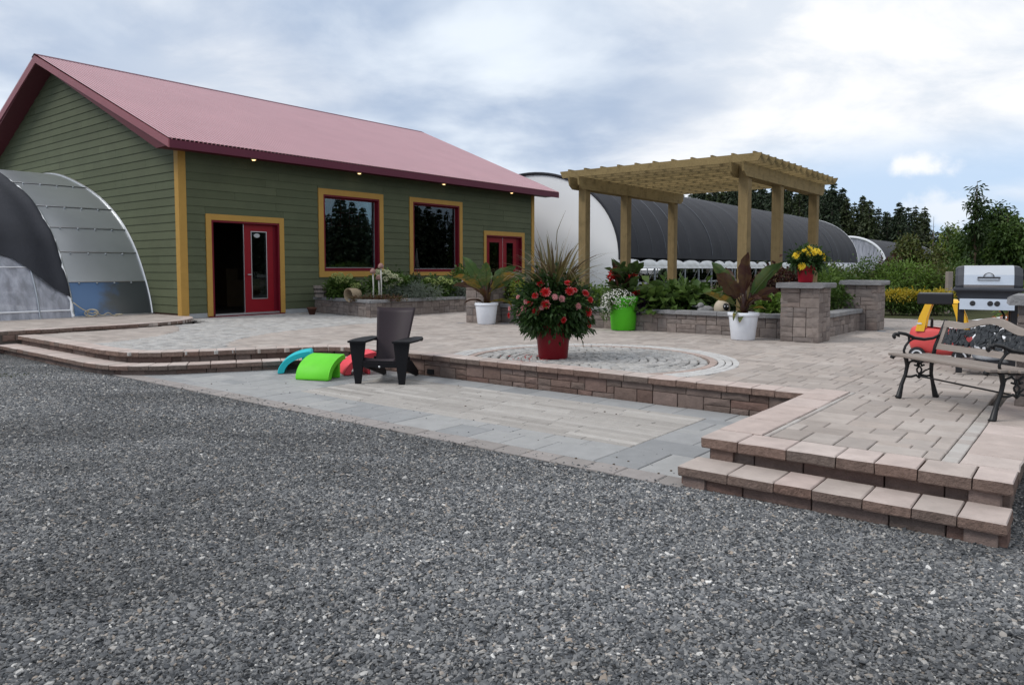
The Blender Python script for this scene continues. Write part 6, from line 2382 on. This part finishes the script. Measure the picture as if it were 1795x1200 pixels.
shrub('garden_shrub', 'russet shrub near the dahlia at the back of the bed', 'shrub', at(1010, 16.0, .62), (.6, .4, .24), 28, .16, 1100, (.09, .05), LF['olive'])

# beyond the paving
rw = [(1415, 19.0, .75, .62, 'light', 'bright light green shrub behind the pot of yellow dahlias'), (1462, 19.8, .6, .60, 'mid', 'mid green shrub behind the lower stone pillar'), (1452, 22.5, .9, .75, 'olive', 'grey olive shrub in front of the greenhouse corner'),
      (1530, 22.0, .85, .72, 'mid', 'green shrub just past the greenhouse corner post'), (1580, 21.4, 1.0, .72, 'light', 'loose light green shrub behind the yellow hedge'), (1632, 21.8, .9, .70, 'olive', 'olive green shrub behind the grill shelf'), (1672, 22.5, .8, .68, 'mid', 'green shrub by the grey garden post'),
      (1560, 24.0, .5, .8, 'maroon', 'reddish shrub showing between the green ones')]
for px, dist, r_, h, lm, lab in rw:
    shrub('garden_shrub', lab, 'shrub', at(px, dist, .27), (r_, r_ * .8, h), 46, .22, 2600, (.12, .045), LF[lm])
for k, (px, lab) in enumerate(((1567, 'yellow leaved hedge plant nearest the stone pillar'), (1605, 'middle one of the low yellow hedge plants'), (1643, 'yellow leaved hedge plant half behind the grill shelf'))):
    p = at(px, 19.6, .27)
    t = shrub('yellow_hedge', lab, 'hedge', p, (.42, .35, .25), 30, .13, 1500, (.085, .035), LF['mid'], 'yellow hedge plants', zmin=-.3)
    V, F, c = cloud(g, (.42, .36, .14), 30, .1, 1100, .08, .035, .6, zmin=-.1)
    V[:, 2] += .47
    obj('young_leaves', npmesh('young_leaves', V, F), LF['yellow'], t)
pp_ = thing('garden_post', 'weathered grey wooden post among the shrubs behind the grill', 'post', at(1663, 20.4, .27))
mb = MB(); mb.box((-.07, -.07, 0), (.07, .07, 1.15), .01); mb.build('post_body', M['greywood'], pp_)
mb = MB(); mb.box((.0, -.09, .62), (1.3, -.06, .68)); mb.build('rail', M['greywood'], pp_)
shrub('garden_shrub', 'bright green shrub behind the grill lid', 'shrub', at(1790, 15.5, .27), (.45, .4, .5), 30, .15, 1400, (.1, .05), LF['light'])
shrub('red_flowers', 'patch of orange red flowers behind the grill leg', 'flowers', at(1779, 12.6, .27), (.28, .22, .26), 18, .12, 420, (.08, .06), leafmat('orange flower', [(.5, .06, .02), (.06, .1, .02), (.55, .13, .04), (.08, .12, .03)]))


# ------------------------------------------------------------------ trees
def spruce_meshes(h, seed, bare=.12):
    g2 = np.random.default_rng(seed)
    Ps, Ds, Ls = [], [], []
    nlev = 34
    for k in range(nlev):
        f = bare + (1 - bare) * (k + g2.random()) / nlev
        r_ = h * .215 * (1 - f) ** .75 * g2.uniform(.6, 1.25) + .12
        for b in range(8):
            if g2.random() < .12: continue
            a = 6.283 * (b + g2.random()) / 8
            rr = r_ * g2.uniform(.6, 1.15)
            nb = 6
            for q in range(nb):
                t_ = (q + .6) / nb
                z = f * h + rr * (.10 * t_ - .45 * t_ * t_)
                Ps.append((math.cos(a) * rr * t_, math.sin(a) * rr * t_, z))
                Ds.append((math.cos(a) + g2.normal(0, .5), math.sin(a) + g2.normal(0, .5), -.35 + g2.normal(0, .25)))
                Ls.append(.30 + .45 * (1 - f))
    for q in range(10):
        Ps.append((0, 0, h * (.94 + .006 * q))); Ds.append((g2.normal(0, .4), g2.normal(0, .4), 1)); Ls.append(.3)
    Ls = np.array(Ls)
    V, F = leaf_arrays(np.array(Ps), np.array(Ds), Ls * 1.25, Ls * .62, g2, .1, .2)
    mb = MB(); mb.tube([(0, 0, 0), (0, 0, h * .5), (0, 0, h * .97)], [h * .018, h * .011, .02], 6)
    for q in range(7):
        a, z = g2.uniform(0, 6.28), h * g2.uniform(.05, .25)
        mb.tube([(0, 0, z), (math.cos(a) * h * .09, math.sin(a) * h * .09, z - .1)], [.05, .01], 4)
    return npmesh('crown', V, F), mb.mesh('trunk')


SP = [spruce_meshes(11., s_, .06 + .04 * (s_ % 4)) for s_ in (1, 2, 3, 4, 5, 6, 7)]
for q, (cme, tme) in enumerate(SP):
    cme.materials.append(LF['spruce'] if q % 3 else LF['spruce2']); tme.materials.append(M['barkgrey'])
protos = []


def spruce(px, dist, ytop, k, label, group):
    h = zat(ytop, dist) - .25
    t = thing('spruce_tree', label, 'tree', at(px, dist, .25), rng.uniform(0, 6.28), group)
    s_ = h / 11.
    t.scale = (s_ * rng.uniform(.85, 1.15), s_ * rng.uniform(.85, 1.15), s_)
    obj('crown', SP[(k * 3 + k // 4) % 7][0], None, t)
    obj('trunk', SP[(k * 3 + k // 4) % 7][1], None, t)


tr_ = random.Random(44)
edge = [(1215, 348), (1240, 342), (1262, 338), (1285, 336), (1305, 340), (1330, 334), (1352, 338), (1378, 336), (1398, 342), (1418, 336), (1440, 340), (1455, 348), (1468, 345), (1480, 349), (1494, 358), (1508, 346), (1520, 352), (1536, 366), (1552, 370), (1571, 357), (1588, 366), (1600, 361), (1616, 365)]
k = 0
for px, yt in edge:
    spruce(px, tr_.uniform(132, 144), yt + tr_.uniform(-2, 3), k, 'dark spruce in the front row of the forest beyond the greenhouse', 'front spruces of the forest')
    k += 1
    spruce(px + tr_.uniform(-12, 12), tr_.uniform(148, 162), yt + tr_.uniform(6, 16), k, 'dark spruce standing behind the front row of the forest', 'rear spruces of the forest')
    k += 1
px = 1622
while px < 1860:
    spruce(px, tr_.uniform(170, 200), 410 + tr_.uniform(-8, 8) - (6 if px > 1770 else 0), k, 'small far spruce on the low skyline past the forest end', 'far low spruces')
    k += 1
    px += tr_.uniform(8, 14)
# the same forest runs on out of view (it shows in the window panes)
VV, FF, nb = [], [], 0
for q in range(470):
    me = SP[q % 7][0]
    co = np.empty(len(me.vertices) * 3, np.float32); me.vertices.foreach_get('co', co); co = co.reshape(-1, 3)
    fi = np.empty(len(me.loops), np.int32); me.loops.foreach_get('vertex_index', fi)
    x, y = 95 + tr_.uniform(0, 26), -70 + (q % 215) * .78
    if q >= 215:
        p_ = at(tr_.uniform(1190, 1612) if q < 300 else tr_.uniform(1180, 1475), tr_.uniform(152, 185) if q < 300 else tr_.uniform(146, 172)); x, y = p_.x, p_.y
    s_ = tr_.uniform(.95, 1.2) if q < 215 else tr_.uniform(.9, 1.3) if q < 300 else tr_.uniform(1.35, 1.68)
    VV.append(co[::1] * s_ + np.array([x, y, .2])); FF.append(fi.reshape(-1, 3) + nb); nb += len(co)
o = obj('forest', npmesh('forest', np.concatenate(VV), np.concatenate(FF)), LF['spruce'])
tag(o, 'dark spruce forest running on past the greenhouse', 'forest', kind='stuff')


def tree(name, label, px, dist, ytop, half_w, ybase_crown, K, n, leaf, m, cr=.35, seed=1, trunk=.07, top_taper=True):
    g2 = np.random.default_rng(seed)
    h = zat(ytop, dist) - .27
    zb_ = zat(ybase_crown, dist) - .27
    t = thing(name, label, 'tree', at(px, dist, .27))
    zc, rz_ = (h + zb_) / 2, (h - zb_) / 2
    c = unit(g2.normal(0, 1, (K, 3))) * (.35 + .65 * g2.random((K, 1))) * np.array([half_w, half_w, rz_])
    if top_taper:
        f = np.clip(1 - .55 * (c[:, 2] / rz_ + 1) / 2, .2, 1)
        c[:, :2] *= f[:, None] * 1.25
    c[:, 2] += zc
    idx = g2.integers(0, K, n)
    off = g2.normal(0, 1, (n, 3)) * cr * .55
    P = c[idx] + off
    D = unit(off) + g2.normal(0, .6, (n, 3)) + np.array([0, 0, -.1])
    V, F = leaf_arrays(P, D, leaf[0], leaf[1], g2, .2, .3)
    obj('crown', npmesh('crown', V, F), m, t)
    mb = MB()
    mb.tube([(0, 0, -.05), (.02, 0, h * .4), (0, .03, h * .75), (0, 0, h * .97)], [trunk, trunk * .75, trunk * .4, .008], 7)
    for e in c[: min(K, 26)]:
        z0 = max(.2, e[2] * .72)
        mb.tube([(0, 0, z0), (e[0] * .5, e[1] * .5, (z0 + e[2]) / 2 + .05), (e[0], e[1], e[2])], [trunk * .35, trunk * .22, .006], 5)
    mb.build('trunk', M['bark'], t)
    return t


tree('broadleaf_tree', 'biggest dark green leafy tree behind the grill', 1742, 30, 360, .95, 500, 95, 9500, (.19, .085), LF['dark'], .36, 11, .1)
tree('slender_tree', 'slender sparse tree rising highest above the grill', 1706, 28.5, 313, .34, 470, 34, 1300, (.19, .065), LF['dark'], .19, 12, .05)
tree('broadleaf_tree', 'light green tree top leaning out beside the biggest tree', 1762, 29, 372, .65, 480, 40, 2600, (.18, .09), LF['mid'], .32, 13, .06)
tree('broadleaf_tree', 'tree with thin reddish tips at the right of the biggest tree', 1785, 30, 392, .8, 505, 46, 3000, (.17, .08), LF['olive'], .34, 14, .06)
tree('young_tree', 'small olive green tree in front of the far greenhouse', 1588, 32, 408, .62, 500, 40, 2600, (.17, .08), LF['olive'], .3, 15, .05)
tree('young_tree', 'yellow green young tree with a thin leader', 1666, 33, 402, .72, 500, 44, 2900, (.18, .085), LF['lime'], .32, 16, .05)
tree('young_tree', 'low mixed green tree left of the biggest tree', 1690, 31, 412, .7, 505, 44, 3000, (.18, .08), LF['mid'], .34, 17, .05)
tree('young_tree', 'thin sapling with an open top between two young trees', 1658, 32.5, 385, .2, 440, 12, 160, (.16, .06), LF['mid'], .16, 18, .025)
tree('young_tree', 'greyish low tree before the gap in the forest', 1630, 31, 440, .7, 505, 36, 2400, (.16, .07), LF['olive'], .3, 19, .05)
mb = MB(); mb.tube([(0, 0, 0), (.03, 0, 5), (.0, 0, 10.3)], [.14, .08, .02], 6)
for q in range(9):
    a = q * 2.4; z = 4 + q * .55
    mb.tube([(0, 0, z), (math.cos(a) * .5, math.sin(a) * .5, z + .3)], [.03, .008], 4)
ds_ = thing('dead_tree', 'bare thin dead trunk standing alone at the end of the forest', 'tree', at(1632.5, 130, .25)); mb.build('trunk', M['barkgrey'], ds_)
# plants for sale in the dim space under the long greenhouse, and a ragged row beyond it
VV, FF, nb = [], [], 0
for q in range(120):
    u, w_ = tr_.uniform(18, 53), tr_.choice((tr_.uniform(-6, .8), tr_.uniform(-7, -5)))
    V, F, _ = cloud(g, (.5, .5, .35), 10, .2, 120, .2, .1, .4)
    p = L(u, w_, .27)
    V += np.array([p.x, p.y, p.z + .5]); VV.append(V); FF.append(F + nb); nb += len(V)
o = obj('nursery_plants', npmesh('nursery_plants', np.concatenate(VV), np.concatenate(FF)), LF['dark'])
tag(o, 'dim mass of potted plants under the long greenhouse', 'plants', kind='stuff')
VV, FF, nb = [], [], 0
for q in range(130):
    dist = tr_.uniform(26, 60)
    p = at(tr_.uniform(1420, 1900), dist, .27)
    if dist > 24 and p.x < 0: continue
    V, F, _ = cloud(g, (.8, .8, .45), 12, .3, 170, .22, .09, .4)
    V += np.array([p.x, p.y, p.z + .4]); VV.append(V); FF.append(F + nb); nb += len(V)
o = obj('undergrowth', npmesh('undergrowth', np.concatenate(VV), np.concatenate(FF)), LF['olive'])
tag(o, 'tangled undergrowth before the forest', 'undergrowth', kind='stuff')

# fallen petals by the red pot and a few scraps of bark near the steps
mb = MB()
for k in range(34):
    a, d_ = tr_.uniform(2.2, 4.6), tr_.uniform(.3, .75)
    c = Vector((P_RED.x + math.cos(a) * d_, P_RED.y + math.sin(a) * d_ * .8, ZP + .012))
    x, y = Vector((tr_.uniform(-1, 1), tr_.uniform(-1, 1), .1)).normalized() * tr_.uniform(.012, .03), Vector((tr_.uniform(-1, 1), tr_.uniform(-1, 1), .2)) * .012
    mb.add([c - x, c + y, c + x + Vector((0, 0, .006)), c - y], [(0, 1, 2, 3)])
tag(mb.build('fallen_petals', LF['red']), 'red petals fallen on the paved circle', 'petals', kind='stuff')
mb = MB()
for k in range(26):
    u, w_ = tr_.choice(((tr_.uniform(-4.2, -1.9), tr_.uniform(8.5, 15)), (tr_.gauss(-4.0, .15), tr_.gauss(14.6, .25)), (tr_.uniform(-4.2, -2), tr_.uniform(8, 10))))
    c = L(u, w_, .02)
    r_ = tr_.uniform(.005, .013)
    mb.ball(c, (r_, r_ * .7, r_ * .5), 6, 4)
tag(mb.build('debris', M['bark']), 'dark crumbs scattered on the slate paving', 'debris', kind='stuff')
